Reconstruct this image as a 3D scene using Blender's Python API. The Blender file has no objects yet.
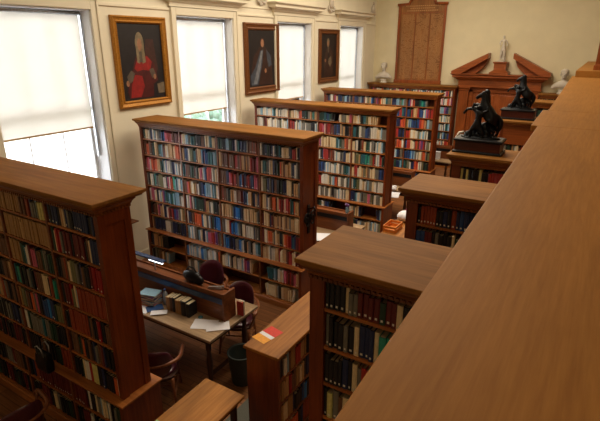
import bpy, math, random
from mathutils import Vector, Matrix
R = math.radians
random.seed(7)
SC = bpy.context.scene
COL = SC.collection

# ---------------------------------------------------------------- camera
F_PX, PITCH, YAW, CAM_H = 479.25, 19.3, 31.58, 3.88
cd = bpy.data.cameras.new('camera'); cam = bpy.data.objects.new('camera', cd); COL.objects.link(cam)
cd.sensor_fit = 'HORIZONTAL'; cd.sensor_width = 36; cd.lens = F_PX * 36 / 600; cd.clip_start = .02; cd.clip_end = 300
cam.location = (0, 0, CAM_H); cam.rotation_euler = (R(90 - PITCH), 0, R(YAW))
SC.camera = cam

# ---------------------------------------------------------------- world, lights, exposure
w = bpy.data.worlds.new('sky'); SC.world = w; w.use_nodes = True
bg = w.node_tree.nodes['Background']; bg.inputs[0].default_value = (.92, .95, 1, 1); bg.inputs[1].default_value = 5.5
def area(name, loc, rot, sx, sy, power, col):
    l = bpy.data.lights.new(name, 'AREA'); l.shape = 'RECTANGLE'; l.size = sx; l.size_y = sy; l.energy = power; l.color = col
    o = bpy.data.objects.new(name, l); o.location = loc; o.rotation_euler = rot; COL.objects.link(o); return o
area('hall_lamps', (-3.4, 9.0, 6.35), (0, 0, 0), 3, 9, 330, (1, .86, .66))
area('hall_lamps_near', (-.6, 2.0, 6.3), (0, 0, 0), 2.0, 3.5, 18, (1, .78, .5))
vs = SC.view_settings
vs.view_transform = 'Standard'; vs.look = 'None'; vs.exposure = 0.65; vs.gamma = 1; vs.use_curve_mapping = False

# ---------------------------------------------------------------- helpers
class MB:
    def __init__(s): s.v = []; s.f = []; s.m = []; s.sm = []
    def add(s, vs, fs, mi=0, smooth=False):
        n = len(s.v); s.v += [tuple(v) for v in vs]
        for k, f in enumerate(fs):
            s.f.append([i + n for i in f]); s.m.append(mi[k] if isinstance(mi, list) else mi); s.sm.append(smooth)
        return s
    def box(s, x0, x1, y0, y1, z0, z1, mi=0):
        return s.add([(x0,y0,z0),(x1,y0,z0),(x1,y1,z0),(x0,y1,z0),(x0,y0,z1),(x1,y0,z1),(x1,y1,z1),(x0,y1,z1)],
            [(0,3,2,1),(4,5,6,7),(0,1,5,4),(1,2,6,5),(2,3,7,6),(3,0,4,7)], mi)
    def ring(s, x0, x1, y0, y1, prof, mi=0, cap=True):
        """loft of mitred rectangles: prof = [(offset, z)...] from top to bottom or bottom to top"""
        vs = []; fs = []
        for o, z in prof: vs += [(x0-o,y0-o,z),(x1+o,y0-o,z),(x1+o,y1+o,z),(x0-o,y1+o,z)]
        up = prof[-1][1] > prof[0][1]
        for k in range(len(prof)-1):
            for j in range(4):
                a, b = 4*k+j, 4*k+(j+1) % 4
                q = (a, b, b+4, a+4); fs.append(q if up else q[::-1])
        if cap:
            t = 4*(len(prof)-1)
            fs.append((t,t+1,t+2,t+3) if up else (t+3,t+2,t+1,t)); fs.append((3,2,1,0) if up else (0,1,2,3))
        return s.add(vs, fs, mi)
    def tube(s, pts, r, n=10, mi=0, closed=False):
        pts = [Vector(p) for p in pts]; rs = r if isinstance(r, (list, tuple)) else [r]*len(pts)
        vs = []; fs = []; prev = None
        for i, p in enumerate(pts):
            t = (pts[min(i+1, len(pts)-1)] - pts[max(i-1, 0)])
            if t.length < 1e-9: t = Vector((0,0,1))
            t.normalize()
            if prev is None: a = t.orthogonal().normalized()
            else:
                a = prev - t*prev.dot(t); a = a.normalized() if a.length > 1e-6 else t.orthogonal().normalized()
            prev = a; b = t.cross(a)
            for k in range(n):
                g = 2*math.pi*k/n; vs.append(p + (a*math.cos(g) + b*math.sin(g))*rs[i])
        for i in range(len(pts)-1):
            for k in range(n):
                fs.append((i*n+k, i*n+(k+1) % n, (i+1)*n+(k+1) % n, (i+1)*n+k))
        fs.append(tuple(range(n))[::-1]); fs.append(tuple(range((len(pts)-1)*n, len(pts)*n)))
        return s.add(vs, fs, mi, True)
    def lathe(s, cx, cy, prof, n=20, mi=0, sx=1, sy=1):
        vs = []; fs = []
        for r, z in prof:
            for k in range(n):
                g = 2*math.pi*k/n; vs.append((cx + r*sx*math.cos(g), cy + r*sy*math.sin(g), z))
        for i in range(len(prof)-1):
            for k in range(n): fs.append((i*n+k, i*n+(k+1) % n, (i+1)*n+(k+1) % n, (i+1)*n+k))
        fs.append(tuple(range(n))[::-1]); fs.append(tuple(range((len(prof)-1)*n, len(prof)*n)))
        return s.add(vs, fs, mi, True)
    def prism(s, poly, axis, a, b, mi=0):
        """poly = 2D outline, extruded along axis from a to b"""
        n = len(poly); P = lambda u, v, t: {'x': (t,u,v), 'y': (u,t,v), 'z': (u,v,t)}[axis]
        vs = [P(u,v,a) for u, v in poly] + [P(u,v,b) for u, v in poly]
        fs = [tuple(range(n))[::-1], tuple(range(n, 2*n))] + [(i, (i+1) % n, (i+1) % n + n, i+n) for i in range(n)]
        return s.add(vs, fs, mi)
    def ell(s, c, r, mi=0, nu=14, nv=9, rot=None):
        vs = []; fs = []
        for i in range(nv+1):
            ph = math.pi*i/nv
            for k in range(nu):
                g = 2*math.pi*k/nu
                v = Vector((r[0]*math.sin(ph)*math.cos(g), r[1]*math.sin(ph)*math.sin(g), r[2]*math.cos(ph)))
                if rot: v = rot @ v
                vs.append(v + Vector(c))
        for i in range(nv):
            for k in range(nu): fs.append((i*nu+k, (i+1)*nu+k, (i+1)*nu+(k+1) % nu, i*nu+(k+1) % nu))
        return s.add(vs, fs, mi, True)
    def mesh(s, name, mats):
        me = bpy.data.meshes.new(name); me.from_pydata(s.v, [], s.f)
        for m in (mats if isinstance(mats, (list, tuple)) else [mats]): me.materials.append(m)
        me.polygons.foreach_set('material_index', s.m); me.polygons.foreach_set('use_smooth', s.sm)
        me.update(); return me
    def build(s, name, mats, parent=None, bevel=0, xf=None):
        o = bpy.data.objects.new(name, s.mesh(name, mats)); COL.objects.link(o)
        if parent is not None:
            o.parent = parent
            if parent.get('_w') and xf is None: o.location = (-parent.location[0], -parent.location[1], -parent.location[2])
        if bevel:
            b = o.modifiers.new('bevel', 'BEVEL'); b.width = bevel; b.segments = 2; b.limit_method = 'ANGLE'; b.angle_limit = R(40)
        return o
def fix_normals():
    import bmesh
    for me in bpy.data.meshes:
        bm = bmesh.new(); bm.from_mesh(me)
        if bm.faces: bmesh.ops.recalc_face_normals(bm, faces=bm.faces)
        bm.to_mesh(me); bm.free()
def tag(o, label=None, cat=None, group=None, kind=None):
    if label: o['label'] = label
    if cat: o['category'] = cat
    if group: o['group'] = group
    if kind: o['kind'] = kind
    return o
def thing(name, loc, label, cat, group=None, world=True):
    """Empty at the thing's base. world=True: its parts are written in world coordinates."""
    o = bpy.data.objects.new(name, None); COL.objects.link(o); o.location = loc; o.empty_display_size = .1
    if world: o['_w'] = 1
    return tag(o, label, cat, group)
def struct(name, mb, mats, parent=None, bevel=0):
    o = mb.build(name, mats, parent, bevel)
    if parent is None: o['kind'] = 'structure'
    return o
def copy_tree(o, parent=None):
    c = o.copy(); COL.objects.link(c)
    if parent is not None: c.parent = parent
    for ch in list(o.children): copy_tree(ch, c)
    return c

# ---------------------------------------------------------------- materials
def lin(c): return tuple(((x/255)/12.92 if x/255 <= .04045 else ((x/255+.055)/1.055)**2.4) for x in c) + (1,)
def nt(name):
    m = bpy.data.materials.new(name); m.use_nodes = True; t = m.node_tree
    return m, t, t.nodes['Principled BSDF'], t.links
def plain(name, c, rough=.5, metal=0, bump=0, spec=.5, var=.12, scale=30, coat=0):
    m, t, p, L = nt(name)
    tc = t.nodes.new('ShaderNodeTexCoord'); n = t.nodes.new('ShaderNodeTexNoise'); n.inputs['Scale'].default_value = scale; n.inputs['Detail'].default_value = 4
    L.new(tc.outputs['Object'], n.inputs['Vector'])
    r = t.nodes.new('ShaderNodeValToRGB'); c = lin(c)
    r.color_ramp.elements[0].color = tuple(x*(1-var) for x in c[:3]) + (1,); r.color_ramp.elements[1].color = tuple(min(1, x*(1+var)) for x in c[:3]) + (1,)
    r.color_ramp.elements[0].position = .3; r.color_ramp.elements[1].position = .7
    L.new(n.outputs['Fac'], r.inputs['Fac']); L.new(r.outputs['Color'], p.inputs['Base Color'])
    p.inputs['Roughness'].default_value = rough; p.inputs['Metallic'].default_value = metal; p.inputs['Specular IOR Level'].default_value = spec
    p.inputs['Coat Weight'].default_value = coat
    if bump:
        b = t.nodes.new('ShaderNodeBump'); b.inputs['Strength'].default_value = bump; b.inputs['Distance'].default_value = .004
        L.new(n.outputs['Fac'], b.inputs['Height']); L.new(b.outputs['Normal'], p.inputs['Normal'])
    return m
def wood(name, dark, light, axis='x', rough=.38, scale=1.0, blotch=.25, spec=.4, plank=None):
    m, t, p, L = nt(name)
    tc = t.nodes.new('ShaderNodeTexCoord')
    mp = t.nodes.new('ShaderNodeMapping'); mp.inputs['Scale'].default_value = {'x': (1.2,22,22), 'y': (22,1.2,22), 'z': (22,22,1.2)}[axis]
    n = t.nodes.new('ShaderNodeTexNoise'); n.inputs['Scale'].default_value = 1.6*scale; n.inputs['Detail'].default_value = 7; n.inputs['Roughness'].default_value = .62; n.inputs['Distortion'].default_value = .25
    L.new(tc.outputs['Object'], mp.inputs['Vector']); L.new(mp.outputs['Vector'], n.inputs['Vector'])
    r = t.nodes.new('ShaderNodeValToRGB'); r.color_ramp.elements[0].position = .32; r.color_ramp.elements[1].position = .68
    r.color_ramp.elements[0].color = lin(dark); r.color_ramp.elements[1].color = lin(light)
    L.new(n.outputs['Fac'], r.inputs['Fac'])
    mp2 = t.nodes.new('ShaderNodeMapping'); mp2.inputs['Scale'].default_value = {'x': (.8,3,3), 'y': (3,.8,3), 'z': (3,3,.8)}[axis]
    n2 = t.nodes.new('ShaderNodeTexNoise'); n2.inputs['Scale'].default_value = 1.7; n2.inputs['Detail'].default_value = 3
    L.new(tc.outputs['Object'], mp2.inputs['Vector']); L.new(mp2.outputs['Vector'], n2.inputs['Vector'])
    mr = t.nodes.new('ShaderNodeMapRange'); mr.inputs['From Min'].default_value = .3; mr.inputs['From Max'].default_value = .7
    mr.inputs['To Min'].default_value = 1-blotch; mr.inputs['To Max'].default_value = 1+blotch
    L.new(n2.outputs['Fac'], mr.inputs['Value'])
    mx = t.nodes.new('ShaderNodeMix'); mx.data_type = 'RGBA'; mx.blend_type = 'MULTIPLY'; mx.inputs['Factor'].default_value = 1
    L.new(r.outputs['Color'], mx.inputs['A']); L.new(mr.outputs['Result'], mx.inputs['B'])
    out = mx.outputs['Result']
    if plank:
        br = t.nodes.new('ShaderNodeTexBrick'); br.inputs['Scale'].default_value = 1; br.inputs['Brick Width'].default_value = plank[0]; br.inputs['Row Height'].default_value = plank[1]
        br.inputs['Mortar Size'].default_value = .004; br.inputs['Color1'].default_value = (.75,.75,.75,1); br.inputs['Color2'].default_value = (1.15,1.15,1.15,1); br.inputs['Mortar'].default_value = (.35,.35,.35,1)
        L.new(tc.outputs['Object'], br.inputs['Vector'])
        m2 = t.nodes.new('ShaderNodeMix'); m2.data_type = 'RGBA'; m2.blend_type = 'MULTIPLY'; m2.inputs['Factor'].default_value = 1
        L.new(out, m2.inputs['A']); L.new(br.outputs['Color'], m2.inputs['B']); out = m2.outputs['Result']
    L.new(out, p.inputs['Base Color']); p.inputs['Roughness'].default_value = rough; p.inputs['Specular IOR Level'].default_value = spec
    b = t.nodes.new('ShaderNodeBump'); b.inputs['Strength'].default_value = .12; b.inputs['Distance'].default_value = .002
    L.new(n.outputs['Fac'], b.inputs['Height']); L.new(b.outputs['Normal'], p.inputs['Normal'])
    return m
W_TOP  = wood('wood_case_top', (124,82,36), (152,104,52), 'x', .6, spec=.1, blotch=.15)
W_TOPD = wood('wood_cornice', (104,54,18), (140,80,32), 'x', .36)
W_END  = wood('wood_end_panel', (96,38,10), (126,58,20), 'z', .34)
W_SH   = wood('wood_shelf', (140,78,30), (176,108,50), 'x', .4)
W_SHY  = wood('wood_shelf_lengthwise', (104,54,26), (138,80,42), 'y', .4)
W_BACK = wood('wood_back_panel', (66,32,16), (92,48,24), 'z', .5)
W_LOW  = wood('wood_low_case_top', (134,84,36), (168,112,54), 'y', .5, spec=.25)
W_RAIL = wood('wood_rail', (150,100,42), (168,116,54), 'y', .55, spec=.15, blotch=.07, scale=2.2)
W_TAB  = wood('wood_table', (146,120,92), (176,148,116), 'x', .36)
W_TABY = wood('wood_small_table', (150,96,38), (182,124,58), 'y', .5, spec=.3)
W_DARK = wood('wood_dark_leg', (48,22,12), (72,36,20), 'z', .4)
W_DIV  = wood('wood_divider', (104,56,28), (138,80,42), 'x', .38)
W_DOOR = wood('wood_doorcase', (126,62,26), (164,88,40), 'z', .36)
W_DOORX= wood('wood_doorcase_cross', (126,62,26), (164,88,40), 'x', .36)
W_PLQ  = wood('wood_plaque', (134,86,42), (156,104,54), 'z', .42)
W_FLOOR= wood('wood_floor', (120,76,44), (152,102,62), 'x', .34, plank=(.9,.09))
W_CHAIR= wood('wood_chair', (112,62,38), (152,96,62), 'y', .3)
WALL   = plain('painted_plaster', (234,226,204), .75, var=.03, scale=3)
WALLE  = plain('painted_end_plaster', (226,214,178), .75, var=.03, scale=3)
TRIM   = plain('cream_trim_paint', (230,221,198), .6, var=.02, scale=4)
CEIL   = plain('ceiling_paint', (236,230,214), .8, var=.02, scale=2)
REVEAL = plain('white_reveal_paint', (232,232,232), .6, var=.02, scale=4)
CARPET = plain('aisle_carpet', (92,92,84), .95, var=.2, scale=160, bump=.4)
BRONZE = plain('dark_bronze', (26,30,36), .38, metal=.55, var=.3, scale=25)
MARBLE = plain('white_marble', (206,196,180), .5, var=.06, scale=9)
LEATHER= plain('purple_leather', (72,22,38), .28, var=.15, scale=60, bump=.15, coat=.25)
STUD   = plain('brass_stud', (170,130,70), .35, metal=.8)
BLACKM = plain('black_metal', (22,24,30), .4, metal=.4)
BLUEM  = plain('blue_grey_metal', (60,84,128), .3, metal=.5)
STEEL  = plain('brushed_steel', (190,194,200), .3, metal=.8)
PAPER  = plain('white_paper', (232,232,240), .7, var=.02)
GOLD   = plain('gilt_frame', (176,120,44), .4, metal=.35, var=.25, scale=40, bump=.3)
GOLDD  = plain('dark_gilt_frame', (112,66,30), .4, metal=.25, var=.25, scale=40, bump=.3)
BINM   = plain('grey_green_bin', (44,52,50), .6)
# palette of book cloths and paper jackets
PAL = dict(k=(26,26,30), n=(34,46,86), b=(40,74,130), B=(44,122,196), l=(140,178,200), t=(36,98,110), T=(44,152,130), g=(34,66,52),
    r=(172,50,42), d=(104,34,32), o=(214,98,48), y=(196,156,106), Y=(228,206,164), w=(226,220,206), G=(120,116,106), s=(112,76,52),
    p=(198,92,118), u=(104,64,118), e=(118,116,78), O=(148,62,30), R=(150,20,20), m=(168,128,78), q=(214,206,130))
KEYS = list(PAL); BM = {c: plain('book_cover_'+{'k':'black','n':'navy','b':'blue','B':'bright_blue','l':'light_blue','t':'teal','T':'bright_teal','g':'dark_green','r':'red','d':'maroon','o':'orange','y':'tan','Y':'cream','w':'white','G':'grey','s':'brown','p':'pink','u':'purple','e':'olive','O':'rust','R':'deep_red','m':'ochre','q':'pale_yellow'}[c], PAL[c], .5, var=.1, scale=45) for c in KEYS}
CNAME = dict(k='black', n='navy blue', b='blue', B='bright blue', l='pale blue', t='teal', T='bright green', g='dark green', r='red', d='maroon', o='orange',
    y='tan', Y='cream', w='white', G='grey', s='brown', p='pink', u='purple', e='olive', O='rust red', R='deep red', m='ochre tan', q='pale yellow')
PAGES = plain('book_pages', (206,192,160), .8, var=.06, scale=200)
BOOKMATS = [BM[c] for c in KEYS] + [PAGES, BM['w']]
PG, LB = len(KEYS), len(KEYS)+1

# glass and blind
GLASS, t, p, L = nt('window_glass')
t.nodes.remove(p); tr = t.nodes.new('ShaderNodeBsdfTransparent'); gl = t.nodes.new('ShaderNodeBsdfGlossy'); gl.inputs['Roughness'].default_value = .02
mx = t.nodes.new('ShaderNodeMixShader'); fr = t.nodes.new('ShaderNodeFresnel'); fr.inputs[0].default_value = 1.3
L.new(fr.outputs[0], mx.inputs[0]); L.new(tr.outputs[0], mx.inputs[1]); L.new(gl.outputs[0], mx.inputs[2]); L.new(mx.outputs[0], t.nodes['Material Output'].inputs[0])
BLIND, t, p, L = nt('cream_blind_fabric')
t.nodes.remove(p); df = t.nodes.new('ShaderNodeBsdfDiffuse'); ts = t.nodes.new('ShaderNodeBsdfTranslucent'); mx = t.nodes.new('ShaderNodeMixShader')
df.inputs[0].default_value = (.80,.74,.64,1); ts.inputs[0].default_value = (.46,.43,.375,1); mx.inputs[0].default_value = .6
L.new(df.outputs[0], mx.inputs[1]); L.new(ts.outputs[0], mx.inputs[2]); L.new(mx.outputs[0], t.nodes['Material Output'].inputs[0])
TUBE, t, p, L = nt('lit_lamp_tube')
p.inputs['Emission Color'].default_value = (.85,.92,1,1); p.inputs['Emission Strength'].default_value = 2.2; p.inputs['Base Color'].default_value = (1,1,1,1)

# ---------------------------------------------------------------- room shell
WX, EY, ZC = -6.9, 16.1, 6.6       # window wall, end wall, ceiling
XR, YB = 3.2, -2.4                  # right wall, wall behind the camera
struct('floor', MB().box(WX-.4, XR, YB, EY, -.2, 0), W_FLOOR)
struct('ceiling', MB().box(WX-.4, XR, YB, EY, ZC, ZC+.2), CEIL)
struct('wall_end', MB().box(WX-.4, XR, EY, EY+.3, 0, ZC), WALLE)
struct('wall_right', MB().box(XR, XR+.3, YB, EY+.3, 0, ZC), WALLE)
struct('wall_back', MB().box(WX-.4, XR, YB-.3, YB, 0, ZC), WALL)
WINS = [(3.42, 5.07)] + [(3.55+3.3*k, 5.2+3.3*k) for k in range(1, 4)]
SILL, HEAD, REC = 1.35, 4.36, .3
m = MB(); ys = [YB] + [v for a in WINS for v in a] + [EY]
for i in range(0, len(ys)-1, 2): m.box(WX-REC-.1, WX, ys[i], ys[i+1], 0, ZC)
for a, b in WINS:
    m.box(WX-REC-.1, WX, a, b, 0, SILL); m.box(WX-REC-.1, WX, a, b, HEAD, ZC)
struct('wall_left', m, WALL)
# the aisle carpet and the parapet side
tag(MB().box(-2.87, -2.47, YB+.2, EY-1.2, 0, .008).build('carpet_runner', CARPET), 'grey carpet runner laid along the central aisle floor', 'carpet')

for k, (a, b) in enumerate(WINS):
    ordn = ['nearest', 'second', 'third', 'farthest'][k]
    # window frame with glazing bars and glass
    xo = WX-REC
    m = MB()
    fw = .06
    m.box(xo-.06, xo, a, a+fw, SILL, HEAD); m.box(xo-.06, xo, b-fw, b, SILL, HEAD)
    m.box(xo-.06, xo, a+fw, b-fw, SILL, SILL+fw); m.box(xo-.06, xo, a+fw, b-fw, HEAD-fw, HEAD)
    zm = (SILL+HEAD)/2; m.box(xo-.06, xo, a+fw, b-fw, zm-.03, zm+.03)
    for q in (1, 2):
        y = a + (b-a)*q/3; m.box(xo-.045, xo-.015, y-.007, y+.007, SILL+fw, HEAD-fw)
    wf = struct('window_%d' % (k+1), m, REVEAL)
    MB().box(xo-.034, xo-.03, a+fw, b-fw, SILL+fw, HEAD-fw).build('pane', GLASS, wf)
    # white jamb linings, sill
    m = MB(); m.box(xo, WX-.002, b-.015, b, SILL, HEAD); m.box(xo, WX-.002, a, a+.015, SILL, HEAD); m.box(xo, WX-.002, a, b, HEAD-.015, HEAD); m.box(xo, WX+.05, a-.02, b+.02, SILL-.03, SILL+.012)
    m.build('reveal_lining', REVEAL, wf)
    # casing round the opening, and hood
    m = MB(); c = .13
    for (ya, yb) in ((a-c, a), (b, b+c)):
        m.box(WX, WX+.035, ya, yb, 0.1, HEAD+c)
    m.box(WX, WX+.035, a, b, HEAD, HEAD+c)
    for (ya, yb) in ((a-c, a-c+.035), (b+c-.035, b+c)): m.box(WX+.035, WX+.055, ya, yb, .1, HEAD+c)
    struct('trim_%d' % (2*k+1), m, TRIM, bevel=.006)
    m = MB()   # frieze and projecting hood moulding
    y0, y1 = a-c, b+c
    pf = [(.0, 4.50), (.03, 4.50), (.03, 4.56), (.06, 4.58), (.08, 4.62), (.17, 4.66), (.19, 4.66), (.19, 4.71), (.25, 4.75), (.25, 4.77), (0, 4.80)]
    vs = []; fs = []
    for o, z in pf: vs += [(WX, y0-o, z), (WX+o+.02, y0-o, z), (WX+o+.02, y1+o, z), (WX, y1+o, z)]
    for q in range(len(pf)-1):
        for j in range(3): A = 4*q+j; fs.append((A, A+1, A+5, A+4))
    n_ = 4*(len(pf)-1); fs.append((0,3,2,1)); fs.append((n_, n_+1, n_+2, n_+3)); m.add(vs, fs)
    struct('trim_%d' % (2*k+2), m, TRIM)
    # roller blind
    zb = [2.57, 2.52, 2.47, 2.44][k]
    t_ = thing('roller_blind', (WX-.2, (a+b)/2, zb), 'cream fabric roller blind drawn halfway down the %s window from the camera' % ordn, 'blind', 'roller blinds')
    n = 24; vs = []; fs = []
    for j in range(n+1):
        z = zb + (HEAD-.06-zb)*j/n; dx = .003*math.sin(j*.9)
        vs += [(WX-.205+dx, a+.05, z), (WX-.205+dx, b-.07, z)]
    for j in range(n): fs.append((2*j, 2*j+1, 2*j+3, 2*j+2))
    MB().add(vs, fs, 0, True).build('blind_fabric', BLIND, t_)
    MB().box(WX-.213, WX-.197, a+.05, b-.07, zb-.028, zb).build('bottom_bar', plain('tan_bar', (176,138,84), .5), t_, .003)
    MB().tube([(WX-.2, a+.03, HEAD-.05), (WX-.2, b-.05, HEAD-.05)], .03, 14).build('roller', STEEL, t_)
    MB().box(WX-.225, WX-.185, b-.055, b-.03, zb-.5, HEAD-.03).build('side_channel', STEEL, t_)
# rail mouldings between the windows
m = MB()
gaps = [(YB, WINS[0][0]-.14)] + [(WINS[k][1]+.14, WINS[k+1][0]-.14) for k in range(3)] + [(WINS[3][1]+.14, EY)]
for y0, y1 in gaps:
    m.box(WX, WX+.025, y0, y1, 4.43, 4.47); m.box(WX, WX+.018, y0+.05, y1-.05, 4.60, 4.62)
struct('trim_9', m, TRIM, bevel=.004)
struct('trim_10', MB().box(WX, WX+.02, YB, EY, 5.25, 5.32), TRIM, bevel=.004)
struct('baseboard_left', MB().box(WX, WX+.02, YB, EY, 0, .16), TRIM, bevel=.004)
struct('baseboard_end', MB().box(WX, -3.9, EY-.02, EY, 0, .16), W_DARK, bevel=.004)
# plaster ornaments high between the windows
for k, y in enumerate((9.52, 12.85, 15.75)):
    m = MB()
    m.ell((WX+.04, y, 4.92), (.05, .1, .13)); m.ell((WX+.06, y, 4.90), (.04, .05, .07))
    for s in (-1, 1):
        m.tube([(WX+.03, y+s*.02, 4.75), (WX+.05, y+s*.1, 4.72), (WX+.05, y+s*.17, 4.78), (WX+.04, y+s*.15, 4.84), (WX+.04, y+s*.11, 4.81)], [.03,.03,.028,.022,.015], 8)
    m.tube([(WX+.03, y, 5.02), (WX+.05, y+.03, 5.08), (WX+.05, y-.04, 5.13)], [.03,.03,.015], 8)
    m.ell((WX+.02, y, 4.70), (.03, .09, .035))
    struct('trim_%d' % (11+k), m, MARBLE)

# outside: paving, hedge and a pale neighbouring building
tag(MB().box(-60, WX-REC-.1, -30, 60, -1.2, -.6).build('ground', plain('pale_paving', (200,200,196), .9, var=.06, scale=1)), kind='structure')
HED = plain('hedge_leaves', (96,122,104), .8, var=.35, scale=6, bump=1)
def hedge(y0, y1, x, lab):
    m = MB(); random.seed(int(y0*10))
    for i in range(90):
        m.ell((x+random.uniform(-.5,.5), random.uniform(y0,y1), random.uniform(-.4,1.4)), [random.uniform(.18,.4)]*3, nu=7, nv=5)
    tag(m.build('hedge', HED), lab, 'hedge')
hedge(12.5, 15.2, -12.2, 'clipped green hedge seen outside beneath the second window blind')
hedge(20.5, 25, -14, 'clipped green hedge seen outside beneath the third window blind')
b = thing('building', (-22, 14, -.6), 'pale building standing outside beyond the windows', 'building')
m = MB(); m.box(-24, -20, 4, 12, -.6, 8)
m.build('wall', plain('pale_render', (214,214,212), .9, var=.03, scale=2), b)
for i in range(4):
    f = MB().box(-20, -19.95, 4.8+1.9*i, 5.9+1.9*i, .6, 2.4).build('window', plain('grey_window_frame', (150,156,165), .5), b)
    MB().box(-19.96, -19.94, 4.9+1.9*i, 5.8+1.9*i, .7, 2.3).build('pane', plain('blue_grey_pane', (120,134,150), .2), f)

# ---------------------------------------------------------------- bookcases
LV = [2.352, 2.08, 1.808, 1.536, 1.264, .992, .72]       # shelf tops of the upper rows
LOW = [.42, .13]                                          # and below the ledge
TOPZ = 2.68
BAYS = []       # (case key, case phrase, row index, column index, x0, x1, y_front, z0, z1, normal) collected for the books
def bookcase(key, xl, xr, yf, yb, colx, label, phrase, lower=True, lv=LV, low=LOW, top=TOPZ, dent=True, group='tall bookcases', back=None, frieze=None, stile=.045, ex=.06):
    """xl..xr, yf..yb = outline of the top board; colx = x of the uprights"""
    t = thing('bookcase', ((xl+xr)/2, (yf+yb)/2, 0), label, 'bookcase', group)
    o = .075
    bx0, bx1, by0, by1 = xl+o, xr-o, yf+o, yb-o
    m = MB(); m.ring(bx0, bx1, by0, by1, [(.045, top-.055), (.05, top-.045), (.065, top-.032), (.075, top-.028), (.075, top-.004), (.071, top)])
    m.build('top_board', W_TOP, t)
    if back: by1 = back
    m = MB(); m.ring(bx0, bx1, by0, by1, [(.0, top-.135), (.012, top-.135), (.012, top-.11), (.018, top-.105), (.022, top-.09), (.034, top-.075), (.045, top-.066), (.045, top-.055)])
    cor = m.build('cornice', W_TOPD, t)
    if frieze: MB().box(bx0+.04, bx1-.04, by0-.004, by0+.02, frieze, top-.135).build('frieze_panel', W_DOORX, t)
    if dent:
        m = MB(); m.ring(bx0, bx1, by0, by1, [(.0125, top-.133), (.0125, top-.1)], cap=False); x = bx0
        while x < bx1:
            m.box(x, x+.018, by0-.024, by0-.012, top-.13, top-.112); x += .034
        y = by0
        while y < by1:
            m.box(bx1+.012, bx1+.024, y, y+.018, top-.13, top-.112); m.box(bx0-.024, bx0-.012, y, y+.018, top-.13, top-.112); y += .034
        m.build('dentil_moulding', W_TOPD, t)
    zl = lv[-1] if lower else 0
    ym = (by0+by1)/2
    m0 = top-.135
    for s, (a, b_) in enumerate(((bx0, bx0+stile), (bx1-stile, bx1))):
        m = MB(); m.box(a, b_, by0, by1, zl, m0)
        ox = bx0 if s == 0 else bx1; d = -1 if s == 0 else 1
        # raised stiles on the outer face
        m.box(min(ox, ox+d*.012), max(ox, ox+d*.012), by0, by0+.07, zl, m0); m.box(min(ox, ox+d*.012), max(ox, ox+d*.012), by1-.07, by1, zl, m0)
        m.box(min(ox, ox+d*.012), max(ox, ox+d*.012), by0+.07, by1-.07, m0-.1, m0)
        m.build('end_panel', W_END, t, .002)
    MB().box(bx0+.045, bx1-.045, ym-.01, ym+.01, .1, m0).build('back_panel', W_BACK, t)
    xs = [bx0+stile-.015] + [c for c in colx if bx0+.1 < c < bx1-.1] + [bx1-stile+.015]
    for c in xs[1:-1]:
        MB().box(c-.014, c+.014, by0+.004, by1-.004, zl, m0).build('upright', W_SHY, t)
    for side in (0, 1):
        y0, y1 = (by0+.006, ym-.01) if side == 0 else (ym+.01, by1-.006)
        for i in range(len(xs)-1):
            x0 = xs[i] + (.016 if i else .015); x1 = xs[i+1] - (.016 if i < len(xs)-2 else .015)
            for r_, z in enumerate(lv[:-1] if lower else lv):
                if side == 0: MB().box(x0, x1, y0, y1, z-.022, z).build('shelf', W_SH, t)
                elif i == 0: MB().box(bx0+.046, bx1-.046, y0, y1, z-.022, z).build('shelf', W_SH, t)
            if side == 0:
                for r_, z in enumerate(lv):
                    zt = (frieze or m0) if r_ == 0 else lv[r_-1]-.022
                    BAYS.append((key, phrase, r_, i, x0, x1, y0, z, zt, len(xs)-1))
    if lower:
        e = .06
        q_ = .06-ex; m = MB(); m.ring(bx0+q_, bx1-q_, by0, by1, [(e-.01, zl-.04), (e, zl-.03), (e+.02, zl-.02), (e+.02, zl-.004), (e+.016, zl)])
        m.build('ledge', W_SH, t)
        m = MB(); m.ring(bx0+q_, bx1-q_, by0, by1, [(e+.01, 0), (e+.01, .09), (e, .1), (e, .12)]); m.build('plinth', W_SH, t)
        for a, b_ in ((bx0-ex, bx0-ex+.05), (bx1+ex-.05, bx1+ex)): MB().box(a, b_, by0-e, by1+e, .12, zl-.04).build('lower_end_panel', W_END, t)
        for c in xs[1:-1]: MB().box(c-.014, c+.014, by0-e+.004, by1+e-.004, .12, zl-.04).build('lower_upright', W_SHY, t)
        for i in range(len(xs)-1):
            x0 = xs[i] + (.016 if i else .052-ex-stile); x1 = xs[i+1] - (.016 if i < len(xs)-2 else .052-ex-stile)
            MB().box(x0, x1, by0-e+.006, ym-.012, low[0]-.022, low[0]).build('shelf', W_SH, t)
            BAYS.append((key, phrase, len(lv), i, x0, x1, by0-e+.01, low[0], zl-.04, len(xs)-1))
            BAYS.append((key, phrase, len(lv)+1, i, x0, x1, by0-e+.01, low[1], low[0]-.022, len(xs)-1))
    return t
XL, XR_ = -6.62, -3.25
cols = [-4.07-.787*2, -4.07-.787, -4.07]
bookcase('A', XL, XR_, 2.17, 2.72, [-5.64, -4.86, -4.07], 'large dark wooden bookcase at left foreground, nearest of the tall cases along the windows', 'nearest left bookcase', back=2.575)
bookcase('B', XL, XR_, 5.40, 5.95, [-5.64, -4.86, -4.07], 'tall wooden bookcase full of colourful books behind the long reading table', 'second left bookcase', ex=.02)
bookcase('C', XL-.04, XR_-.06, 8.70, 9.22, [-5.69, -4.95, -4.17], 'tall wooden bookcase with many pale books, third in the window row', 'third left bookcase', ex=.02)
bookcase('D', XL-.06, XR_-.13, 11.97, 12.5, [-5.7, -4.98, -4.2], 'tall wooden bookcase with colourful books, fourth and farthest freestanding one by windows', 'fourth left bookcase', ex=.02)
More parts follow.
